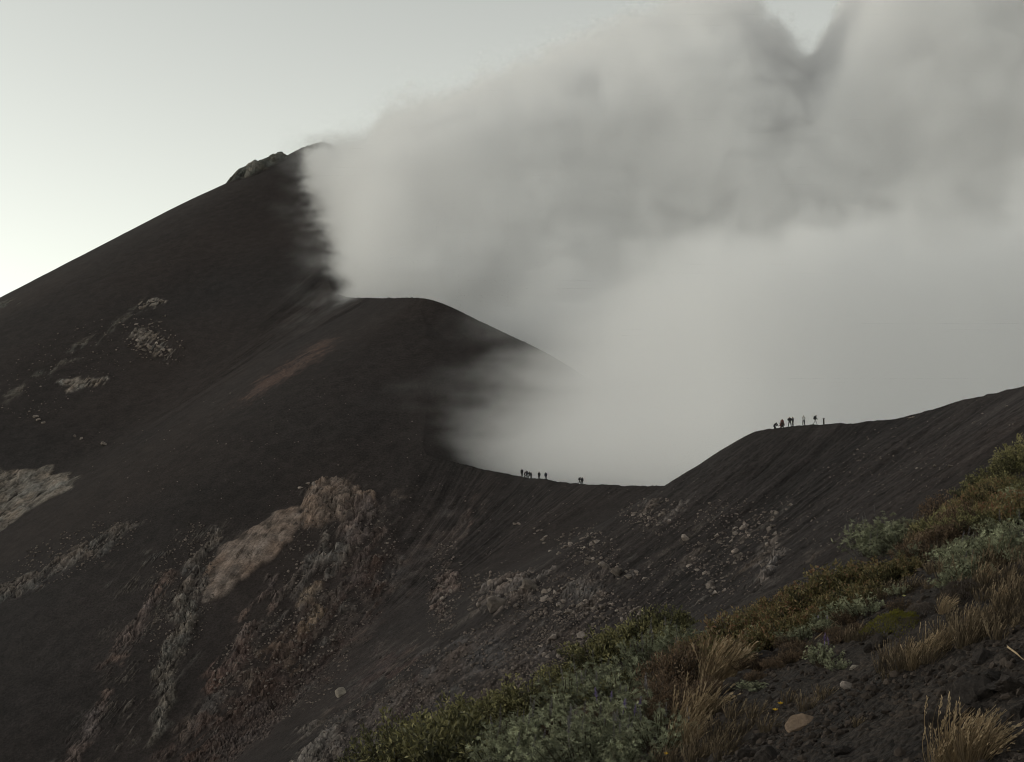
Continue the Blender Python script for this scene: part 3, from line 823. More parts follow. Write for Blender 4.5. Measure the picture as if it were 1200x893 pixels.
place_rocks([(1034,758,24),(1022,764,14)], LAVA, 'dark hooded lava rock at the edge of the brown grass', 'lava rocks at the brown grass', 'lava_rock', 'rock', 36, near_hit)
place_rocks([(870,892,22),(905,893,26),(925,890,18),(840,893,20),(985,890,20),(950,884,14),(890,872,14)], LAVA, 'small rough lava lump on the bare scoria below the tan stone', 'lava lumps below the tan stone', 'lava_rock', 'rock', 37, near_hit)

# ------------------------------------------------------------------ plants
def mat_leaf(name, cols, rough=0.6, trans=0.12):
    """leaf colour runs over cols by the leaf's own shade value; each plant differs a little"""
    b = NT(name)
    t = b.n('Attribute', attribute_name='shade').outputs['Fac']
    inf = b.n('ObjectInfo').outputs['Random']
    t = b.math('ADD', t, b.n('MapRange', {'Value': inf, 'To Min': -0.16, 'To Max': 0.16}).outputs[0], clamp=True)
    n = len(cols)
    c = b.ramp(t, [(i / (n - 1), q) for i, q in enumerate(cols)])
    d = b.n('BsdfPrincipled', {'Base Color': c, 'Roughness': rough, 'Specular IOR Level': 0.25})
    tr = b.n('BsdfTranslucent', {'Color': c})
    mx = b.n('MixShader', {0: trans, 1: d.outputs[0], 2: tr.outputs[0]})
    b.t.links.new(mx.outputs[0], b.out.inputs[0])
    return b.m

class Leaves:
    """collects small folded leaves, ribbons and petals as quads with a shade value"""
    def __init__(s): s.v = []; s.f = []; s.sh = []
    def leaf(s, p, d, n, L, W, shade):
        d = d.normalized(); side = d.cross(n)
        if side.length < 1e-4: side = d.orthogonal()
        side.normalize(); up = side.cross(d)
        i = len(s.v)
        s.v += [p, p + d * L * 0.5 + side * W * 0.5 + up * W * 0.12, p + d * L - up * L * 0.10, p + d * L * 0.5 - side * W * 0.5 + up * W * 0.12]
        s.f.append((i, i + 1, i + 2, i + 3)); s.sh += [shade] * 4
    def ribbon(s, pts, w0, w1, shade, twist=None, shade1=None):
        i = len(s.v); n = len(pts)
        for k, p in enumerate(pts):
            t = (pts[min(k + 1, n - 1)] - pts[max(k - 1, 0)]).normalized()
            side = t.cross(twist if twist else Vector((0, 1, 0.2)))
            if side.length < 1e-4: side = t.orthogonal()
            side.normalize(); w = w0 + (w1 - w0) * k / (n - 1)
            s.v += [p - side * w * 0.5, p + side * w * 0.5]
            q = shade if shade1 is None else shade + (shade1 - shade) * k / (n - 1)
            s.sh += [q, q]
        for k in range(n - 1): s.f.append((i + 2 * k, i + 2 * k + 1, i + 2 * k + 3, i + 2 * k + 2))
    def mesh(s, name, mat):
        me = mesh_np(name, np.array([tuple(q) for q in s.v]), np.array(s.f), mat, smooth=False)
        set_attr(me, 'shade', s.sh, 'FLOAT')
        return me

def rand_dir(r, up=0.0):
    v = Vector((r.gauss(0, 1), r.gauss(0, 1), r.gauss(0, 1) + up))
    return v.normalized()

def curve_pts(p, d, L, bend, n):
    out = [p.copy()]; d = d.copy()
    for k in range(n):
        d = (d + bend / n).normalized(); p = p + d * (L / n); out.append(p.copy())
    return out

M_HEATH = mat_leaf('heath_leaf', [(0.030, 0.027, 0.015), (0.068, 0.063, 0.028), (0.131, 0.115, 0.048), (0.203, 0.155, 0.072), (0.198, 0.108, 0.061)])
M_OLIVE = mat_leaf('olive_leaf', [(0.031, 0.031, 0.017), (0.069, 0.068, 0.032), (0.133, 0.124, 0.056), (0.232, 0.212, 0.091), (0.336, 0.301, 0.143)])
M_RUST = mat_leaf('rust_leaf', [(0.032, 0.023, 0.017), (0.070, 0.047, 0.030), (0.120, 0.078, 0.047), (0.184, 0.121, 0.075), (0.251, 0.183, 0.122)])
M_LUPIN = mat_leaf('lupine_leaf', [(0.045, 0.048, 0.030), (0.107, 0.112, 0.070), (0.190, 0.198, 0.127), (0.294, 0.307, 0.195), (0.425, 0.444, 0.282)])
M_PURPLE = mat_leaf('lupine_petal', [(0.14, 0.10, 0.24), (0.24, 0.17, 0.42), (0.42, 0.35, 0.58)])
M_GREYSPIKE = mat_leaf('faded_petal', [(0.08, 0.072, 0.075), (0.15, 0.135, 0.14), (0.25, 0.23, 0.23)])
M_STRAW = mat_leaf('straw', [(0.096, 0.070, 0.044), (0.203, 0.147, 0.088), (0.328, 0.244, 0.148), (0.485, 0.376, 0.247)], 0.7)
M_BROWNGRASS = mat_leaf('brown_grass', [(0.034, 0.026, 0.019), (0.079, 0.060, 0.040), (0.161, 0.120, 0.076), (0.299, 0.231, 0.152)], 0.8)
M_MOSS = mat_leaf('moss', [(0.060, 0.058, 0.010), (0.105, 0.098, 0.016), (0.15, 0.135, 0.022)], 0.8)
M_GREYTWIG = mat_leaf('grey_twig', [(0.054, 0.043, 0.036), (0.096, 0.078, 0.067), (0.156, 0.130, 0.113)], 0.9)
M_STEM = mat_leaf('stem', [(0.030, 0.022, 0.015), (0.055, 0.040, 0.026)], 0.9, 0.0)
M_YELLOW = mat_leaf('yellow_petal', [(0.55, 0.33, 0.02), (0.75, 0.48, 0.05)])
M_CREAM = mat_leaf('cream_petal', [(0.45, 0.42, 0.16), (0.6, 0.55, 0.25)])

def shrub_mesh(seed, mat, stems=70, leaves=34, w=0.5, h=0.42, L=0.030, W=0.016, warm=0.0):
    """dome of many twigs, each set with small leaves over its outer part; about 1 m across before scaling"""
    r = random.Random(seed); lf = Leaves(); st = Leaves()
    lumps = [(r.uniform(0, 6.283), r.uniform(0.7, 1.25)) for _ in range(6)]
    for _ in range(stems):
        a = r.uniform(0, 6.283); q = math.sqrt(r.random())
        lump = 1.0
        for la, lh in lumps: lump += 0.16 * (lh - 1) * 4 * max(0, math.cos(a - la))
        base = Vector((math.cos(a) * q * w * 0.35, math.sin(a) * q * w * 0.35, -0.03))
        tip = Vector((math.cos(a) * q * w * lump, math.sin(a) * q * w * lump, h * lump * (1.0 - 0.62 * q * q) * r.uniform(0.72, 1.15)))
        mid = (base + tip) * 0.5 + Vector((r.uniform(-.05, .05), r.uniform(-.05, .05), h * 0.13 * (1 - q)))
        pts = [base * (1 - t) ** 2 + mid * 2 * t * (1 - t) + tip * t * t for t in (0, .2, .4, .6, .8, 1.0)]
        st.ribbon(pts, 0.012, 0.004, r.random())
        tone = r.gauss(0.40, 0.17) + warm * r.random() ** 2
        for k in range(leaves):
            t = 1 - 0.75 * r.random() ** 1.25
            p = base * (1 - t) ** 2 + mid * 2 * t * (1 - t) + tip * t * t
            d = rand_dir(r, 0.5) + (tip - base).normalized() * 0.5
            p = p + rand_dir(r) * 0.035
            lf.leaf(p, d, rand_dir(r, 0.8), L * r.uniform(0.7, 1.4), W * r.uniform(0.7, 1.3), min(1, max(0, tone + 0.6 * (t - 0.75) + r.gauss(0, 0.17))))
    return lf, st

def lupine_mesh(seed, stems=46, w=0.5, h=0.45):
    r = random.Random(seed); lf = Leaves(); st = Leaves(); tips = []
    for _ in range(stems):
        a = r.uniform(0, 6.283); q = math.sqrt(r.random())
        base = Vector((math.cos(a) * q * w * 0.4, math.sin(a) * q * w * 0.4, -0.03))
        tip = Vector((math.cos(a) * q * w, math.sin(a) * q * w, h * (1 - 0.55 * q * q) * r.uniform(0.7, 1.15)))
        mid = (base + tip) * 0.5 + Vector((0, 0, h * 0.12 * (1 - q)))
        bz = lambda t: base * (1 - t) ** 2 + mid * 2 * t * (1 - t) + tip * t * t
        st.ribbon([bz(t) for t in (0, .25, .5, .75, 1.0)], 0.012, 0.005, r.random())
        tips.append((tip, (tip - mid).normalized()))
        tone = r.gauss(0.45, 0.12)
        for k in range(10):
            t = 1 - 0.72 * (k + r.random()) / 10
            c = bz(t) + rand_dir(r, 0.3) * r.uniform(0.02, 0.06)
            ax = (rand_dir(r, 1.2) + (c - bz(t)) * 8).normalized()
            o = ax.orthogonal().normalized(); n = r.randint(6, 8); rr = r.uniform(0.030, 0.054)
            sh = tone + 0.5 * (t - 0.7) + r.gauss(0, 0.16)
            for j in range(n):                                   # palmate leaf: leaflets round a point
                d = Quaternion(ax, 6.283 * j / n + r.uniform(-.15, .15)) @ o
                lf.leaf(c, d + ax * r.uniform(0.15, 0.7), ax, rr, rr * 0.26, min(1, max(0, sh + r.gauss(0, 0.07))))
    return lf, st, tips

def spike_mesh(seed, mat, h=0.16, wid=0.028, n=70):
    r = random.Random(seed); lf = Leaves()
    lf.ribbon([Vector((0, 0, -0.10)), Vector((0, 0, 0)), Vector((0, 0, h * 0.9))], 0.007, 0.003, 0.2)
    for k in range(n):
        t = r.random(); a = r.uniform(0, 6.283)
        d = Vector((math.cos(a), math.sin(a), 0.45))
        lf.leaf(Vector((0, 0, t * h)), d, Vector((0, 0, 1)), wid * (1.1 - 0.75 * t) * r.uniform(0.7, 1.2), 0.016 * (1.1 - 0.6 * t), min(1, max(0, 0.35 + 0.5 * t + r.gauss(0, 0.2))))
    return lf.mesh('flower_spike', mat)

def grass_mesh(seed, mat, n=130, h=0.42, spread=0.07, lean=0.75, heads=0.35, w=0.0045):
    """windblown tuft; many culms carry a feathery head"""
    r = random.Random(seed); lf = Leaves()
    for _ in range(n):
        a = r.uniform(0, 6.283); q = math.sqrt(r.random()) * spread
        p = Vector((math.cos(a) * q, math.sin(a) * q, -0.02))
        L = h * r.uniform(0.45, 1.15)
        d = (Vector((math.cos(a) * 0.35, math.sin(a) * 0.35, 1.0)) + rand_dir(r) * 0.22).normalized()
        bend = Vector((lean * r.uniform(0.3, 1.4), r.uniform(-0.25, 0.25), -0.28 * r.random()))
        pts = curve_pts(p, d, L, bend, 6)
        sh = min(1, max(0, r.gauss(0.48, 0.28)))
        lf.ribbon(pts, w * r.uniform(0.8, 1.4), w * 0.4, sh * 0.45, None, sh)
        if r.random() < heads and L > h * 0.6:
            for k in range(16):
                t = r.uniform(0.0, 1.0)
                b_ = pts[4] + (pts[6] - pts[4]) * t
                dd = (pts[6] - pts[4]).normalized() + rand_dir(r) * 0.35
                lf.leaf(b_, dd, rand_dir(r), 0.036 * r.uniform(0.6, 1.2), 0.010, min(1, sh + r.uniform(0.0, 0.35)))
    return lf.mesh('blades', mat)

def cushion_mesh(seed, mat, w=0.5, h=0.26, n=2600, L=0.026):
    r = random.Random(seed); lf = Leaves()
    ph = [r.uniform(0, 6.28) for _ in range(4)]
    for _ in range(n):
        a = r.uniform(0, 6.283); q = math.sqrt(r.random())
        e = 1 + 0.14 * math.sin(3 * a + ph[0]) + 0.08 * math.sin(7 * a + ph[1])
        hh = h * (1 - q ** 2.4) * (1 + 0.14 * math.sin(9 * q * math.cos(a) + ph[2]) * math.sin(8 * q * math.sin(a) + ph[3]))
        p = Vector((math.cos(a) * q * w * e, math.sin(a) * q * w * e, hh - 0.03 + r.uniform(-0.02, 0.005)))
        d = Vector((math.cos(a) * q * 0.9, math.sin(a) * q * 0.9, 0.9)) + rand_dir(r) * 0.45
        lf.leaf(p, d, rand_dir(r), L * r.uniform(0.6, 1.3), L * 0.5, min(1, max(0, r.gauss(0.45, 0.22) + 0.2 * (hh / h - 0.5))))
    return lf.mesh('foliage', mat)

def kit(fn, n): return [fn(i) for i in range(n)]
def shrub_kit(mat, seed0, n=4, **kw):
    out = []
    for i in range(n):
        lf, st = shrub_mesh(seed0 + i, mat, **kw)
        out.append((lf.mesh('foliage', mat), st.mesh('stems', M_STEM)))
    return out
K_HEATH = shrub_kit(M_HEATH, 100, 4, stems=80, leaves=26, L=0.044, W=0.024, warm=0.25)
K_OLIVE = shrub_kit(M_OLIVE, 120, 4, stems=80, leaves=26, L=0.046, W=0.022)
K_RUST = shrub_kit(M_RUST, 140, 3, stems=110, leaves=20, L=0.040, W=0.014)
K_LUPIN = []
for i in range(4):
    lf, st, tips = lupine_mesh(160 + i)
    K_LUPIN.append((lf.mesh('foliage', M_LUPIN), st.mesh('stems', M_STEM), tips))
SPIKE_P = [spike_mesh(180 + i, M_PURPLE) for i in range(2)]
SPIKE_G = [spike_mesh(190 + i, M_GREYSPIKE) for i in range(2)]
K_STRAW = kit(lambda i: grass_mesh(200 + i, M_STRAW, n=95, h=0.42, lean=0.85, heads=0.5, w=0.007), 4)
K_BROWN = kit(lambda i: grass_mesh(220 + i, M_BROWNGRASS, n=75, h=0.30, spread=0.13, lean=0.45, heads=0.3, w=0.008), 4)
K_MOSS = [cushion_mesh(240, M_MOSS)]
K_GREY = kit(lambda i: cushion_mesh(250 + i, M_GREYTWIG, 0.5, 0.30, 2400, 0.040), 2)

def root(name, p, rz, s, label, cat, group):
    o = link(name, None)
    o.location = p; o.rotation_euler = (0, 0, rz); o.scale = s
    return tag(o, label, cat, group)

ORD = ['nearest', 'second', 'third', 'fourth', 'fifth', 'sixth', 'seventh', 'eighth', 'ninth', 'tenth', 'eleventh', 'twelfth', 'thirteenth', 'fourteenth', 'fifteenth',
       'sixteenth', 'seventeenth', 'eighteenth', 'nineteenth', 'twentieth', 'twenty-first', 'twenty-second', 'twenty-third', 'twenty-fourth', 'twenty-fifth']
def plants(items, kitlist, name, label, cat, group, seed, lean=False, ref=None):
    """items: (u, v of the foot, width in photograph pixels[, height factor])"""
    r = random.Random(seed)
    q = np.array([it[:2] for it in items], float)
    pts = near_hit(q[:, 0], q[:, 1])
    out = []
    if ref:                                                         # count them off from a landmark
        c = near_hit([ref[0]], [ref[1]])[0]
        rank = np.argsort(np.argsort(np.hypot(pts[:, 0] - c[0], pts[:, 1] - c[1])))
    for ip, (p, it) in enumerate(zip(pts, items)):
        s = it[2] * r.uniform(0.8, 1.2) * p[1] / F * (0.92 if lean else 1.45)
        hz = it[3] if len(it) > 3 else 1.0
        o = root(name, p, r.uniform(-0.35, 0.35) if lean else r.uniform(0, 6.283), (s, s, s * hz * r.uniform(0.9, 1.1)), label + (', %s from %s' % (ORD[rank[ip]], ref[2]) if ref else ''), cat, group)
        k = r.choice(kitlist)
        if isinstance(k, tuple):
            link('foliage', k[0], o); link('stems', k[1], o)
        else: link('blades' if 'blades' in k.name else 'foliage', k, o)
        out.append((o, k, r))
    return out

def spikes(items, per, meshes, seed, size=1.0):
    r = random.Random(seed)
    for o, k, _ in items:
        tips = sorted(k[2], key=lambda t: -t[0].z)
        for tip, d in (r.sample(tips[:16], per) if size == 1.0 else tips[:per]):
            f = link('flower_spike', r.choice(meshes), o)
            f.location = tip; f.rotation_euler = (r.uniform(-.2, .2), r.uniform(-.2, .2), r.uniform(0, 6.28))
            q = r.uniform(0.7, 1.15) * size; f.scale = (q, q, q if size == 1.0 else q * 0.5)

# -- left edge of the slope: olive shrubs with yellowish tips
plants([(440,905,84),(480,912,90),(530,908,90),(470,893,74),(500,884,72),(528,876,66),(552,866,62),(575,856,64),(600,846,66),(622,836,60),(585,826,50),(545,850,46)], K_OLIVE, 'shrub',
       'olive shrub with yellowish tips on the lower brow', 'shrub', 'olive shrubs of the lower brow', 301, ref=(648, 805, 'the bronze shrublets'))
plants([(676,788,46),(700,778,56),(724,766,58),(748,756,60),(772,744,58),(792,736,48),(712,760,40),(760,738,40),(660,800,40)], K_OLIVE, 'shrub',
       'olive brown shrub on the brow above the lupines', 'shrub', 'olive shrubs of the middle brow', 302, ref=(648, 805, 'the bronze shrublets'))
# -- low bronze shrublets creeping over the edge
plants([(632,806,34,0.6),(648,798,34,0.6),(668,790,34,0.55),(690,776,30,0.6),(655,812,30,0.6)], K_RUST, 'shrub',
       'low bronze shrublet creeping over the edge', 'shrub', 'bronze shrublets at the edge', 303, ref=(700, 778, 'the olive brown shrubs'))
# -- silvery lupines of the lower slope
lp = plants([(600,884,70),(640,872,74),(628,893,70),(668,858,70),(690,880,78),(665,836,58),(700,838,66),(728,826,62),(700,812,56),(735,800,56),(760,786,56),(785,772,50),(752,858,66),(735,882,66),
             (775,884,70),(655,893,60),(712,893,70),(560,890,60),(800,762,44),(590,905,80),(640,912,84),(690,912,84),(745,908,80)], K_LUPIN, 'lupine',
            'silvery green lupine bush in the thicket', 'lupine', 'lupines of the lower slope', 304, ref=(790, 812, 'the rust brown bushes'))
spikes(lp[::2], 4, SPIKE_G, 1); spikes(lp[1::4], 5, SPIKE_G, 2)
pl = plants([(738,866,60)], K_LUPIN, 'lupine', 'lupine bush with bright purple flower spikes', 'lupine', 'flowering lupines', 305)
spikes(pl, 3, SPIKE_P, 3, 1.9)
pl = plants([(712,850,54)], K_LUPIN, 'lupine', 'lupine bush with two faint violet spikes beside the bright purple one', 'lupine', 'flowering lupines', 306)
spikes(pl, 2, SPIKE_P, 4, 1.9)
# -- rust brown bushes
plants([(790,812,66,1.2),(775,832,56,1.1),(815,796,56,1.1),(800,838,50),(760,842,44),(826,820,46)], K_RUST, 'shrub', 'rust brown twiggy bush beside the lupines', 'shrub', 'rust brown bushes', 307, ref=(838, 806, 'the tall straw grass'))
# -- golden heath across the middle
plants([(818,776,54),(842,768,58),(866,760,60),(890,752,62),(914,742,62),(938,730,60),(960,720,58),(982,708,58),(1004,698,56),(1026,690,54),(850,784,50),(878,776,52),(905,762,52),(930,752,48),
        (952,742,46),(976,728,46),(998,716,44),(1022,706,44),(1046,688,50),(1064,676,48),(880,736,44),(905,722,44),(930,708,42)], K_HEATH, 'shrub',
       'golden olive heath shrub of the crossing band', 'shrub', 'golden heath band', 308, ref=(790, 812, 'the rust brown bushes'))
# -- upper right thicket
plants([(1078,662,56),(1098,646,58),(1118,636,54),(1088,628,46),(1108,612,46),(1134,622,50)], K_RUST, 'shrub', 'brown bush between two upper lupine clumps', 'shrub', 'brown bushes of the upper slope', 309, ref=(1042, 645, 'the lupines facing the dark slope'))
plants([(1140,606,44),(1162,597,44),(1184,590,46),(1200,583,46),(1150,586,40),(1176,610,50),(1196,616,50)], K_HEATH, 'shrub', 'orange tinged heath shrub high on the brow', 'shrub', 'heath of the upper brow', 310, ref=(1150, 668, 'the lupines beside brown grass'))
plants([(1150,574,38),(1172,564,38),(1194,556,42),(1136,589,34),(1206,550,44),(1180,578,40)], K_OLIVE, 'shrub', 'dull olive shrub on the topmost brow', 'shrub', 'olive shrubs of the topmost brow', 311, ref=(1098, 630, 'the brown bushes'))
up = plants([(1020,650,60),(1042,645,66),(1064,642,56),(1034,656,50)], K_LUPIN, 'lupine', 'silvery lupine against the dark far slope', 'lupine', 'lupines against the far slope', 312, ref=(1090, 640, 'the brown bushes'))
spikes(up, 3, SPIKE_G, 5)
up = plants([(1128,676,58),(1150,668,64),(1172,658,60),(1140,690,48),(1194,650,60)], K_LUPIN, 'lupine', 'silvery lupine beside the tall brown grass', 'lupine', 'lupines beside the brown grass', 313, ref=(1090, 640, 'the brown bushes'))
spikes(up, 2, SPIKE_G, 6)
up = plants([(1166,590,44),(1190,598,44)], K_LUPIN, 'lupine', 'small green lupine among the orange heath of the brow', 'lupine', 'lupines of the brow', 314)
up = plants([(966,783,40,1.1),(984,786,30)], K_LUPIN, 'lupine', 'small lupine standing apart on bare scoria', 'lupine', 'lupines on bare scoria', 315)
spikes(up[:1], 2, SPIKE_P, 7, 1.9)
up = plants([(965,744,30)], K_LUPIN, 'lupine', 'small lupine with a purple spike in front of the golden heath', 'lupine', 'lupines on bare scoria', 316)
spikes(up, 2, SPIKE_P, 8, 1.9)
plants([(880,812,36,0.5)], K_LUPIN, 'lupine', 'flat grey green lupine seedling beside the tall dry grass', 'lupine', 'lupines on bare scoria', 317)
rf = random.Random(44)
def fill(n, a, b_, wid, smin, smax):
    out = []
    for _ in range(n):
        t = rf.random(); q = rf.uniform(-1, 1)
        out.append((a[0] + (b_[0] - a[0]) * t + rf.uniform(-8, 8), a[1] + (b_[1] - a[1]) * t + q * wid, rf.uniform(smin, smax)))
    return out
plants(fill(16, (840, 790), (1060, 700), 10, 22, 36), K_LUPIN, 'lupine', 'small grey green lupine at the foot of the golden heath', 'lupine', 'small lupines under the heath', 351)
plants(fill(14, (860, 800), (1100, 700), 12, 18, 34), K_RUST, 'shrub', 'small brown shrublet at the foot of the golden heath', 'shrub', 'small shrublets under the heath', 352)
plants(fill(14, (640, 850), (800, 770), 26, 26, 46), K_OLIVE, 'shrub', 'small olive shrub poking out of the lupine thicket', 'shrub', 'small shrubs in the lupine thicket', 353)
plants(fill(12, (600, 890), (780, 850), 20, 24, 44), K_RUST, 'shrub', 'small brown shrub poking out of the lupine thicket', 'shrub', 'brown shrubs in the lupine thicket', 354)
plants(fill(14, (1080, 690), (1200, 630), 26, 24, 40), K_LUPIN, 'lupine', 'small lupine scattered through the tall brown grass', 'lupine', 'small lupines in the brown grass', 355)
plants(fill(10, (1100, 640), (1200, 580), 20, 26, 42), K_OLIVE, 'shrub', 'small olive shrub mixed into the orange heath', 'shrub', 'small olive shrubs in the heath', 356)
# -- dry grasses
def gr(items, k, label, group, seed, name='grass_tuft'): return plants([q for q in items if not (1020 < q[0] < 1090 and 716 < q[1] < 772)], k, name, label, 'grass', group, seed, lean=True)
gr([(1112,902,215,1.0),(1126,897,225,1.0),(1140,903,200,0.9),(1100,907,170,0.8)], K_STRAW, 'pale windblown grass tuft in front of the lava heap', 'pale grass at the lava heap', 321)
gr([(838,806,150),(848,802,145),(830,812,130)], K_STRAW, 'tall straw grass plume beside the rust brown bush', 'tall straw grass', 322)
gr([(800,862,130),(812,856,120),(822,848,110),(808,876,110),(790,880,100)], K_STRAW, 'straw grass tuft bending over the lowest lupines', 'straw grass above the lupines', 323)
gr([(842,868,90),(862,880,90),(848,892,100),(872,858,80),(828,886,100),(885,846,70),(900,862,70),(860,842,80),(838,842,80)], K_BROWN, 'thin brown grass beside the yellow flowers', 'thin grass by the yellow flowers', 324)
gr([(1000,690,60),(1012,684,60),(1072,640,70),(1064,646,60),(990,700,56)], K_STRAW, 'golden grass tuft sticking out of the heath band', 'golden grass in the heath', 325)
r_ = random.Random(9)
band = [(1040 + 170 * a + r_.uniform(-8, 8), 716 + 80 * b_ - 62 * a + r_.uniform(-6, 6), r_.uniform(64, 110), r_.uniform(0.8, 1.2)) for a in np.linspace(0, 1, 11) for b_ in np.linspace(0, 1, 5)]
gr([b for b in band if not (1030 < b[0] < 1110 and 690 < b[1] < 735)], K_BROWN, 'brown grass tuft in the tall stand on the upper slope', 'brown grass of the upper slope', 326)
gr([(1060 + i * 16 + r_.uniform(-5, 5), 792 - i * 7 + r_.uniform(-5, 5), r_.uniform(80, 110)) for i in range(9)], K_BROWN, 'brown grass tuft in the front row above bare scoria', 'front row of brown grass', 327)
gr([(1072,790,90),(1090,778,90),(1110,768,90),(1140,740,80),(1170,720,80),(1190,700,80),(1105,720,70),(1150,690,70)], K_STRAW, 'straw coloured tuft mixed into the brown grass', 'straw tufts in the brown grass', 328)
gr([(985 + i * 13, 752 - i * 3 + r_.uniform(-8, 8), r_.uniform(50, 80)) for i in range(7)], K_BROWN, 'short brown grass between the golden heath and the moss cushion', 'short grass by the moss', 329)
gr([(945,835,60),(965,822,60),(1005,850,50),(925,826,60),(1040,800,60)], K_BROWN, 'sparse brown grass wisp on bare scoria near the tan stone', 'wisps near the tan stone', 330)
gr([(1012 + 12 * i + r_.uniform(-6, 6), 716 - 5 * i + r_.uniform(-9, 9), r_.uniform(54, 84), r_.uniform(0.6, 0.9)) for i in range(8)], K_BROWN, 'low brown grass filling the gap behind the moss cushion', 'low grass behind the moss', 341)
gr([(1090 + 13 * i + r_.uniform(-6, 6), 676 - 8 * i + r_.uniform(-8, 8), r_.uniform(50, 80), r_.uniform(0.7, 1.0)) for i in range(9)], K_BROWN, 'low brown grass under the upper lupine clumps', 'low grass under the upper lupines', 342)
gr([(930 + 14 * i + r_.uniform(-6, 6), 770 - 6 * i + r_.uniform(-6, 6), r_.uniform(44, 66), r_.uniform(0.6, 0.9)) for i in range(5)], K_BROWN, 'short brown grass around the small lupine on bare scoria', 'short grass by the small lupine', 343)
gr([(780 + 14 * i + r_.uniform(-6, 6), 893 - 4 * i + r_.uniform(-4, 8), r_.uniform(70, 100), r_.uniform(0.7, 1.0)) for i in range(6)], K_BROWN, 'brown grass at the foot of the lowest lupines', 'grass at the lowest lupines', 344)
# -- moss, dead cushions, flowers, fallen twigs
plants([(1055,740,48,1.3)], K_MOSS, 'moss_cushion', 'bright yellow green moss cushion on the scoria', 'moss', 'cushions', 331)
plants([(1134,702,48),(1122,708,36)], K_GREY, 'dead_cushion', 'grey brown dead cushion plant among the brown grass', 'plant', 'dead cushions in the grass', 332)
plants([(1084,722,34,0.8),(1070,734,24,0.8)], K_GREY, 'dead_cushion', 'grey lichen covered cushion beside the green moss', 'plant', 'dead cushions by the moss', 333)

def flower(u, v, size, mat, label, seed):
    r = random.Random(seed)
    p = near_hit([u], [v])[0]; s = p[1] / F
    o = root('flower', p, 0, (1, 1, 1), label, 'flower', 'yellow flowers')
    st = Leaves(); h = 16 * s
    pts = curve_pts(Vector((0, 0, -0.01)), Vector((0.1, 0, 1)), h, Vector((0.2, 0, 0)), 4)
    st.ribbon(pts, 0.005, 0.003, 0.6)
    link('stem', st.mesh('stem', M_STEM), o)
    lf = Leaves()
    for k in range(9):
        a = 6.283 * k / 9
        lf.leaf(pts[-1], Vector((math.cos(a), math.sin(a) - 0.4, 0.75)), Vector((0, 0, 1)), size * s, size * s * 0.6, r.random())
    link('petals', lf.mesh('petals', mat), o)
flower(905, 849, 4.5, M_YELLOW, 'yellow flower, the lower of the pair beside the tan stone', 1)
flower(911, 842, 4.5, M_YELLOW, 'yellow flower, the upper of the pair beside the tan stone', 2)
flower(777, 900, 4.0, M_YELLOW, 'small yellow flower among the lowest lupines', 3)
flower(1056, 716, 3.2, M_CREAM, 'pale yellow flower above the moss cushion', 4)

def twig(pix, label):
    """bare fallen stalk"""
    q = near_hit([p[0] for p in pix], [p[1] for p in pix])
    pts = [Vector(p) + Vector((0, 0, 0.02 + 0.02 * (i % 2))) for i, p in enumerate(q)]
    lf = Leaves(); lf.ribbon(pts, 0.011, 0.006, 0.95, Vector((0, 0, 1))); lf.ribbon([p + Vector((0, 0, 0.004)) for p in pts], 0.011, 0.006, 0.8, Vector((0, 1, 0.1)))
    tag(link('twig', lf.mesh('twig', M_STRAW)), label, 'twig', 'fallen stalks')
twig([(1142,853),(1166,862),(1176,872),(1190,888)], 'pale bent stalk lying behind the windblown grass')
twig([(1130,888),(1160,889),(1195,891)], 'straight pale stalk on the ground beside the windblown grass')
twig([(955,752),(985,735),(1005,722)], 'grey fallen branch in front of the golden heath')
twig([(1180,768),(1192,780),(1200,786)], 'thin pale stalk on the scoria above the lava heap')

# ------------------------------------------------------------------ the hikers on the rim
def mat_plain(name, c, rough=0.85):
    b = NT(name)
    inf = b.n('ObjectInfo').outputs['Random']
    n = b.n('TexNoise', {'Vector': b.n('TexCoord').outputs['Object'], 'Scale': 9.0, 'Detail': 3.0}).outputs[0]
    k = b.math('MULTIPLY', b.n('MapRange', {'Value': n, 'To Min': 0.8, 'To Max': 1.2}).outputs[0], b.n('MapRange', {'Value': inf, 'To Min': 0.8, 'To Max': 1.2}).outputs[0])
    colr = b.mix(1.0, rgba(c), b.n('CombineColor', {0: k, 1: k, 2: k}).outputs[0], 'MULTIPLY')
    bs = b.n('BsdfPrincipled', {'Base Color': colr, 'Roughness': rough})
    b.t.links.new(bs.outputs[0], b.out.inputs[0])
    return b.m
M_SKIN = mat_plain('skin', (0.30, 0.18, 0.13), 0.6)
M_HAIR = mat_plain('hair', (0.02, 0.015, 0.012), 0.6)
M_CLOTH = {'black': mat_plain('black_cloth', (0.012, 0.012, 0.014)), 'grey': mat_plain('grey_cloth', (0.05, 0.05, 0.052)), 'red': mat_plain('dark_red_cloth', (0.10, 0.014, 0.012)),
           'white': mat_plain('white_cloth', (0.62, 0.62, 0.62)), 'navy': mat_plain('navy_cloth', (0.012, 0.015, 0.028)), 'brown': mat_plain('brown_cloth', (0.05, 0.028, 0.02))}
M_BOOT = mat_plain('boot_leather', (0.02, 0.016, 0.013))
M_EYE = mat_plain('eye', (0.02, 0.015, 0.012), 0.2)

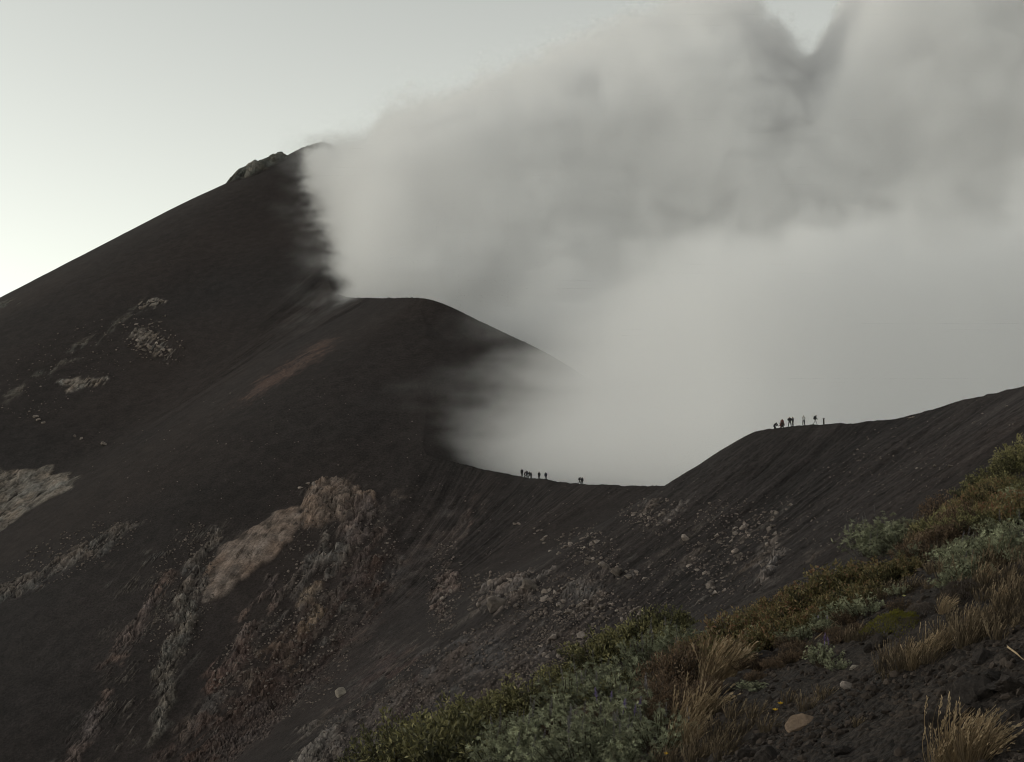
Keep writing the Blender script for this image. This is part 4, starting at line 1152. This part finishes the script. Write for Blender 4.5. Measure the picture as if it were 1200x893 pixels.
def body_mesh(pose):
    """one continuous figure grown from a jointed skeleton; returns the body mesh and the bone index of every face"""
    V = []; E = []; Rd = []
    def add(p, r, par=None):
        V.append(Vector(p)); Rd.append(r if isinstance(r, tuple) else (r, r))
        if par is not None: E.append((par, len(V) - 1))
        return len(V) - 1
    lean = pose.get('lean', 0.0); dz = pose.get('drop', 0.0)
    def up(y, z):                                                   # torso tilts about the hips
        h = z - 0.95
        return (0, y + math.sin(lean) * h, 0.95 - dz + math.cos(lean) * h)
    pel = add((0, 0, 0.95 - dz), (0.155, 0.115))
    sp = add(up(0, 1.14), (0.140, 0.105), pel); ch = add(up(0, 1.36), (0.165, 0.115), sp)
    nb = add(up(0, 1.49), (0.075, 0.070), ch); nk = add(up(0.01, 1.545), 0.055, nb)
    jw = add(up(0.025, 1.60), (0.070, 0.078), nk); hd = add(up(0.02, 1.665), (0.080, 0.095), jw); tp = add(up(0.0, 1.735), (0.062, 0.070), hd)
    add(up(0.125, 1.650), 0.014, hd)                                # nose
    for s in (-1, 1):
        q = up(0.005, 1.655); add((s * 0.092, q[1], q[2]), 0.014, hd)   # ears
    bones = {}
    for s, arm, leg in ((-1, pose['arm'][0], pose['leg'][0]), (1, pose['arm'][1], pose['leg'][1])):
        q = up(0, 1.43); sh = add((s * 0.185, q[1], q[2]), 0.064, ch)
        el = Vector((s * 0.185, q[1], q[2])) + Vector((s * arm[0][0], arm[0][1], arm[0][2])).normalized() * 0.29
        e = add(el, 0.047, sh)
        wd = Vector((s * arm[1][0], arm[1][1], arm[1][2])).normalized()
        wr = el + wd * 0.25; w = add(wr, 0.032, e)
        pm = add(wr + wd * 0.075, (0.034, 0.026), w)
        side = wd.cross(Vector((0, 0, 1))) if abs(wd.z) < 0.9 else Vector((0, 1, 0))
        side.normalize(); nrm = side.cross(wd)
        for k, L in enumerate((0.072, 0.082, 0.078, 0.060)):        # four unequal fingers, a little curled
            o_ = wr + wd * 0.10 + side * (k - 1.5) * 0.019
            f1 = add(o_, 0.0095, pm); f2 = add(o_ + wd * L * 0.5 + nrm * 0.006, 0.0085, f1); add(o_ + wd * L * 0.85 + nrm * 0.026, 0.0075, f2)
        t1 = add(wr + wd * 0.035 - side * 0.038, 0.011, w); add(wr + wd * 0.075 - side * 0.058, 0.0085, t1)
        hp = add((s * 0.095, 0, 0.90 - dz), 0.088, pel)
        kn = add((s * (0.10 + leg.get('out', 0)), leg['knee'][0], leg['knee'][1]), 0.060, hp)
        an = add((s * (0.105 + leg.get('out', 0) * 1.5), leg['ankle'][0], leg['ankle'][1]), 0.042, kn)
        add((s * (0.115 + leg.get('out', 0) * 1.6), leg['ankle'][0] + 0.15, leg['ankle'][1] - 0.055), (0.040, 0.030), an)
        bones[s] = (w, e, hp, kn, an)
    me = bpy.data.meshes.new('skeleton'); me.from_pydata([tuple(v) for v in V], E, [])
    o = bpy.data.objects.new('skeleton', me); col.objects.link(o)
    sk = o.modifiers.new('skin', 'SKIN'); sk.use_smooth_shade = True
    for i, q in enumerate(me.skin_vertices[0].data): q.radius = Rd[i]; q.use_root = (i == pel)
    sb = o.modifiers.new('smooth', 'SUBSURF'); sb.levels = 1; sb.render_levels = 1
    dg = bpy.context.evaluated_depsgraph_get()
    body = bpy.data.meshes.new_from_object(o.evaluated_get(dg))
    bpy.data.objects.remove(o); bpy.data.meshes.remove(me)
    body.name = 'body'
    # which bone each vertex belongs to
    A = np.array([V[a][:] for a, b in E]); B = np.array([V[b][:] for a, b in E])
    P_ = np.array([v.co[:] for v in body.vertices])
    ab = B - A
    t = np.clip(((P_[:, None] - A) * ab).sum(-1) / ((ab ** 2).sum(-1) + 1e-9), 0, 1)
    dist = ((P_[:, None] - (A + t[..., None] * ab)) ** 2).sum(-1)
    bone = [E[i] for i in dist.argmin(1)]
    kind = []
    for a, b in bone:
        c = max(a, b)
        if c in (jw, hd, tp) or (c > tp and c <= tp + 3): kind.append('head')
        elif c == nk: kind.append('neck')
        else:
            k = 'torso'
            for s in (-1, 1):
                w, e, hp, kn, an = bones[s]
                if w < c < hp: k = 'hand'
                elif c in (kn, an): k = 'leg'
                elif c == hp: k = 'leg'
                elif c == an + 1: k = 'foot%d' % s
            kind.append(k)
    return body, kind, {'head': up(0.02, 1.665), 'chest': up(0, 1.30), 'hips': 0.98 - dz, 'lean': lean}

def garment(body, sel, name, off, mat):
    bm = bmesh.new(); bm.from_mesh(body); bm.verts.ensure_lookup_table()
    keep = set(i for i in range(len(bm.verts)) if sel(i))
    bmesh.ops.delete(bm, geom=[f for f in bm.faces if not (all if name in ('hair', 'hood') else any)(v.index in keep for v in f.verts)], context='FACES')
    bmesh.ops.delete(bm, geom=[v for v in bm.verts if not v.link_faces], context='VERTS')
    bm.normal_update()
    for v in bm.verts: v.co += v.normal * off
    me = bpy.data.meshes.new(name); bm.to_mesh(me); bm.free()
    me.shade_smooth()
    return me

down = (0.10, 0.02, -1.0)
ST = dict(knee=(0.015, 0.50), ankle=(-0.02, 0.085), out=0.0)
POSES = {
 'stand': dict(arm=[(down, (0.05, 0.15, -1)), (down, (0.05, 0.15, -1))], leg=[dict(ST, out=0.02), dict(ST, out=0.02)]),
 'wide': dict(arm=[((0.55, -0.1, -0.85), (-0.75, 0.35, -0.35)), ((0.55, -0.1, -0.85), (-0.75, 0.35, -0.35))], leg=[dict(ST, out=0.08), dict(ST, out=0.08)]),
 'photo': dict(arm=[((0.15, 0.35, -0.9), (-0.25, 0.75, 0.65)), ((0.15, 0.35, -0.9), (-0.25, 0.75, 0.65))], leg=[dict(ST, out=0.03), dict(ST, out=0.03)]),
 'walk': dict(lean=0.22, arm=[((0.1, 0.45, -0.9), (0.0, 0.7, -0.6)), ((0.1, -0.45, -0.9), (0.0, 0.0, -1))],
              leg=[dict(knee=(0.20, 0.52), ankle=(0.24, 0.085)), dict(knee=(-0.06, 0.48), ankle=(-0.36, 0.12))], drop=0.02),
 'stoop': dict(lean=0.75, drop=0.12, arm=[((0.1, 0.75, -0.7), (-0.1, 0.6, -0.8)), ((0.1, 0.75, -0.7), (-0.1, 0.6, -0.8))],
               leg=[dict(knee=(0.20, 0.45), ankle=(0.02, 0.085), out=0.03), dict(knee=(0.20, 0.45), ankle=(0.02, 0.085), out=0.03)]),
 'crouch': dict(lean=0.45, drop=0.42, arm=[((0.2, 0.8, -0.5), (-0.3, 0.8, 0.1)), ((0.2, 0.8, -0.5), (-0.3, 0.8, 0.1))],
                leg=[dict(knee=(0.36, 0.46), ankle=(0.02, 0.085), out=0.05), dict(knee=(0.36, 0.46), ankle=(0.02, 0.085), out=0.05)]),
}
FIG = {}
for nm, ps in POSES.items():
    body, kind, info = body_mesh(ps)
    body.materials.clear(); body.materials.append(M_SKIN)
    hz = np.array([v.co[:] for v in body.vertices]); hc = np.array(info['head'])
    FIG[nm] = dict(body=body, info=info,
        jacket=garment(body, lambda i: kind[i] in ('torso', 'neck') and True, 'jacket', 0.045, None),
        trousers=garment(body, lambda i: kind[i] == 'leg', 'trousers', 0.032, None),
        boots=[garment(body, lambda i, s=s: kind[i] == 'foot%d' % s, 'boot', 0.014, M_BOOT) for s in (-1, 1)],
        hair=garment(body, lambda i: kind[i] == 'head' and (hz[i, 2] > hc[2] + 0.03 or (hz[i, 1] < hc[1] - 0.03 and hz[i, 2] > hc[2] - 0.05)), 'hair', 0.013, M_HAIR),
        hood=garment(body, lambda i: kind[i] == 'head' and (hz[i, 2] > hc[2] + 0.04 or hz[i, 1] < hc[1] + 0.03), 'hood', 0.022, None))
    for bt in FIG[nm]['boots']: bt.materials.append(M_BOOT)
    FIG[nm]['hair'].materials.append(M_HAIR)
bm = bmesh.new(); bmesh.ops.create_uvsphere(bm, u_segments=8, v_segments=6, radius=0.011); EYE_ME = bpy.data.meshes.new('eye'); bm.to_mesh(EYE_ME); bm.free(); EYE_ME.materials.append(M_EYE)

def part_copy(name, me, parent, mat):
    o = link(name, me, parent)
    if not me.materials: me.materials.append(mat)
    o.material_slots[0].link = 'OBJECT'; o.material_slots[0].material = mat
    return o

def backpack_mesh():
    bm = bmesh.new()
    bmesh.ops.create_cube(bm, size=1.0)
    bmesh.ops.bevel(bm, geom=bm.edges[:], offset=0.16, segments=3, affect='EDGES')
    for v in bm.verts:
        t = v.co.z + 0.5
        v.co.x *= 0.34 * (1.0 - 0.18 * t); v.co.y *= 0.24 * (1 - 0.25 * t); v.co.z *= 0.56
    me = bpy.data.meshes.new('backpack'); bm.to_mesh(me); bm.free(); me.shade_smooth()
    me.materials.append(mat_plain('pack_fabric', (0.016, 0.016, 0.018)))
    bm = bmesh.new(); bmesh.ops.create_cube(bm, size=1.0); bmesh.ops.bevel(bm, geom=bm.edges[:], offset=0.2, segments=2, affect='EDGES')
    for v in bm.verts: v.co = Vector((v.co.x * 0.30, v.co.y * 0.22, v.co.z * 0.13))
    fl = bpy.data.meshes.new('top_flap'); bm.to_mesh(fl); bm.free(); fl.shade_smooth(); fl.materials.append(M_CLOTH['grey'])
    bm = bmesh.new()
    ring = [Vector((0, 0.10 + 0.0 * t, 0.22 * math.cos(t))) + Vector((0, 0.11 * math.sin(t) + 0.08, 0)) for t in np.linspace(0, math.pi, 8)]
    vs_ = []
    for p in ring: vs_.append([bm.verts.new(p + Vector((dx, 0, 0))) for dx in (-0.022, 0.022)])
    for a, b in zip(vs_[:-1], vs_[1:]): bm.faces.new((a[0], a[1], b[1], b[0]))
    bmesh.ops.solidify(bm, geom=bm.faces[:], thickness=0.012)
    st = bpy.data.meshes.new('shoulder_strap'); bm.to_mesh(st); bm.free(); st.materials.append(M_CLOTH['black'])
    return me, fl, st
PACK, PACK_FLAP, PACK_STRAP = backpack_mesh()

def crest_at(u, back):
    """ground point on the rim at a photograph column, a little behind the crest"""
    ln = np.concatenate([LINES['rim'], LINES['spur'][1:]])
    pu, pv = project(ln[:, 0], ln[:, 1], ln[:, 2])
    k = int(np.argmin(np.where(ln[:, 1] < 360, np.abs(pu - u), 1e9)))
    j = k + 1 if pu[k] < u else k - 1
    f = (u - pu[k]) / (pu[j] - pu[k])
    p = ln[k] + (ln[j] - ln[k]) * f
    sc_ = (p[1] + back) / p[1]
    x, y = p[0] * sc_, p[1] * sc_
    return np.array([x, y, float(ground_at([x], [y])[0])])

def person(u, back, pose, face, h, jacket, trousers, label, hat='hair', pack=None, group='hikers on the rim'):
    p = crest_at(u, back)
    o = link('person', None); s = h / 1.80
    o.location = p + np.array([0, 0, -0.03]); o.rotation_euler = (0, 0, R(face)); o.scale = (s * 1.15, s * 1.15, s * 1.04)
    tag(o, label, 'person', group)
    f = FIG[pose]
    link('body', f['body'], o)
    part_copy('jacket', f['jacket'], o, M_CLOTH[jacket]); part_copy('trousers', f['trousers'], o, M_CLOTH[trousers])
    for b in f['boots']: link('boot', b, o)
    if hat == 'hair': link('hair', f['hair'], o)
    else: part_copy('hood', f['hood'], o, M_CLOTH[hat])
    hx, hy, hz_ = f['info']['head']
    for sx in (-1, 1): link('eye', EYE_ME, o).location = (sx * 0.033, hy + 0.088, hz_ + 0.01)
    if pack:
        b = link('backpack', PACK); c = f['info']['chest']; le = f['info']['lean']
        rot = Matrix.Rotation(R(face), 4, 'Z')
        loc = rot @ Vector((0, c[1] - 0.245 * math.cos(le), c[2] - 0.02 + 0.245 * math.sin(le) * 0.6)) * s
        b.location = Vector(o.location) + loc
        b.rotation_euler = (rot @ Matrix.Rotation(-le, 4, 'X')).to_euler(); b.scale = (s, s, s)
        tag(b, pack, 'backpack', 'backpacks of the hikers')
        q = link('top_flap', PACK_FLAP, b); q.location = (0, 0.0, 0.27)
        for sx in (-1, 1): q = link('shoulder_strap', PACK_STRAP, b); q.location = (sx * 0.10, 0, 0.06)

# hikers strung along the saddle
person(611.6, 0.15, 'stand', 160, 1.82, 'black', 'black', 'tall person in black leading the tight file of hikers on the saddle', 'hair', 'backpack on the tall hiker who leads the file on the saddle')
person(614.4, 0.45, 'stoop', -70, 1.86, 'black', 'black', 'stooping person in black, second in the tight file on the saddle', 'black')
person(617.4, 0.30, 'photo', 150, 1.74, 'navy', 'black', 'person with raised hands, third in the tight file on the saddle', 'hair', 'backpack on the third hiker of the file on the saddle')
person(620.4, 0.55, 'wide', 170, 1.74, 'black', 'black', 'person with elbows out, fourth in the tight file on the saddle', 'hair')
person(622.8, 0.90, 'stand', -100, 1.66, 'grey', 'grey', 'short person in grey closing the tight file on the saddle', 'grey', 'backpack on the short grey hiker closing the file')
person(631.8, 0.50, 'stand', 180, 1.72, 'black', 'black', 'slim person in black standing alone just behind the file on the saddle', 'black')
person(639.6, 0.45, 'stand', 175, 1.70, 'navy', 'grey', 'person with a round pack standing alone beyond the file on the saddle', 'hair', 'round backpack on the lone hiker beyond the file')
person(679.2, 0.50, 'walk', -80, 1.70, 'black', 'grey', 'person stepping towards a companion, one of the pair low on the saddle', 'hair', 'backpack on the stepping hiker of the pair')
person(682.2, 0.50, 'stand', 175, 1.66, 'black', 'grey', 'upright person, one of the pair low on the saddle', 'black')
# group on the knoll
person(907.3, 0.55, 'stoop', -60, 1.80, 'black', 'black', 'bending person in black at the downhill end of the knoll group', 'black', None, 'hikers on the knoll')
person(914.4, 0.25, 'crouch', -70, 1.78, 'red', 'brown', 'crouching person in dark red beside the red hooded hiker', 'hair', None, 'hikers on the knoll')
person(916.7, 0.30, 'stand', 180, 1.76, 'red', 'brown', 'standing person in a dark red hood between two crouching companions', 'red', None, 'hikers on the knoll')
person(918.8, 0.20, 'crouch', 75, 1.86, 'brown', 'black', 'crouching person in brown leaning towards the red hooded hiker', 'brown', None, 'hikers on the knoll')
person(925.6, 0.10, 'wide', 175, 1.82, 'black', 'grey', 'broad person with hands on hips and grey trousers on the knoll', 'hair', None, 'hikers on the knoll')
person(929.2, 0.15, 'stand', 100, 1.74, 'black', 'black', 'slim person all in black close beside the broad one on the knoll', 'black', None, 'hikers on the knoll')
person(941.9, 0.10, 'photo', 170, 1.80, 'white', 'grey', 'person in a white top holding something up on the knoll', 'white', None, 'hikers on the knoll')
person(955.2, 0.10, 'walk', -95, 1.78, 'black', 'white', 'person in pale trousers striding uphill under a big pack', 'hair', 'big black backpack on the striding hiker with pale trousers', 'hikers on the knoll')

def marker_post():
    p = crest_at(965.4, 0.05)
    o = link('marker_post', None); o.location = p; tag(o, 'short dark post with a flat cap on the knoll behind the hikers', 'post')
    m = mat_plain('dark_wood', (0.022, 0.018, 0.015))
    def bx(name, sx, sy, sz, z):
        bm = bmesh.new(); bmesh.ops.create_cube(bm, size=1.0)
        for v in bm.verts: v.co = Vector((v.co.x * sx * (1.0 - 0.12 * (v.co.z + 0.5)), v.co.y * sy, v.co.z * sz))
        bmesh.ops.bevel(bm, geom=bm.edges[:], offset=0.012, segments=1, affect='EDGES')
        me = bpy.data.meshes.new(name); bm.to_mesh(me); bm.free(); me.materials.append(m)
        link(name, me, o).location = (0, 0, z)
    bx('post', 0.24, 0.20, 1.10, 0.44); bx('cap', 0.42, 0.30, 0.09, 1.037)
marker_post()
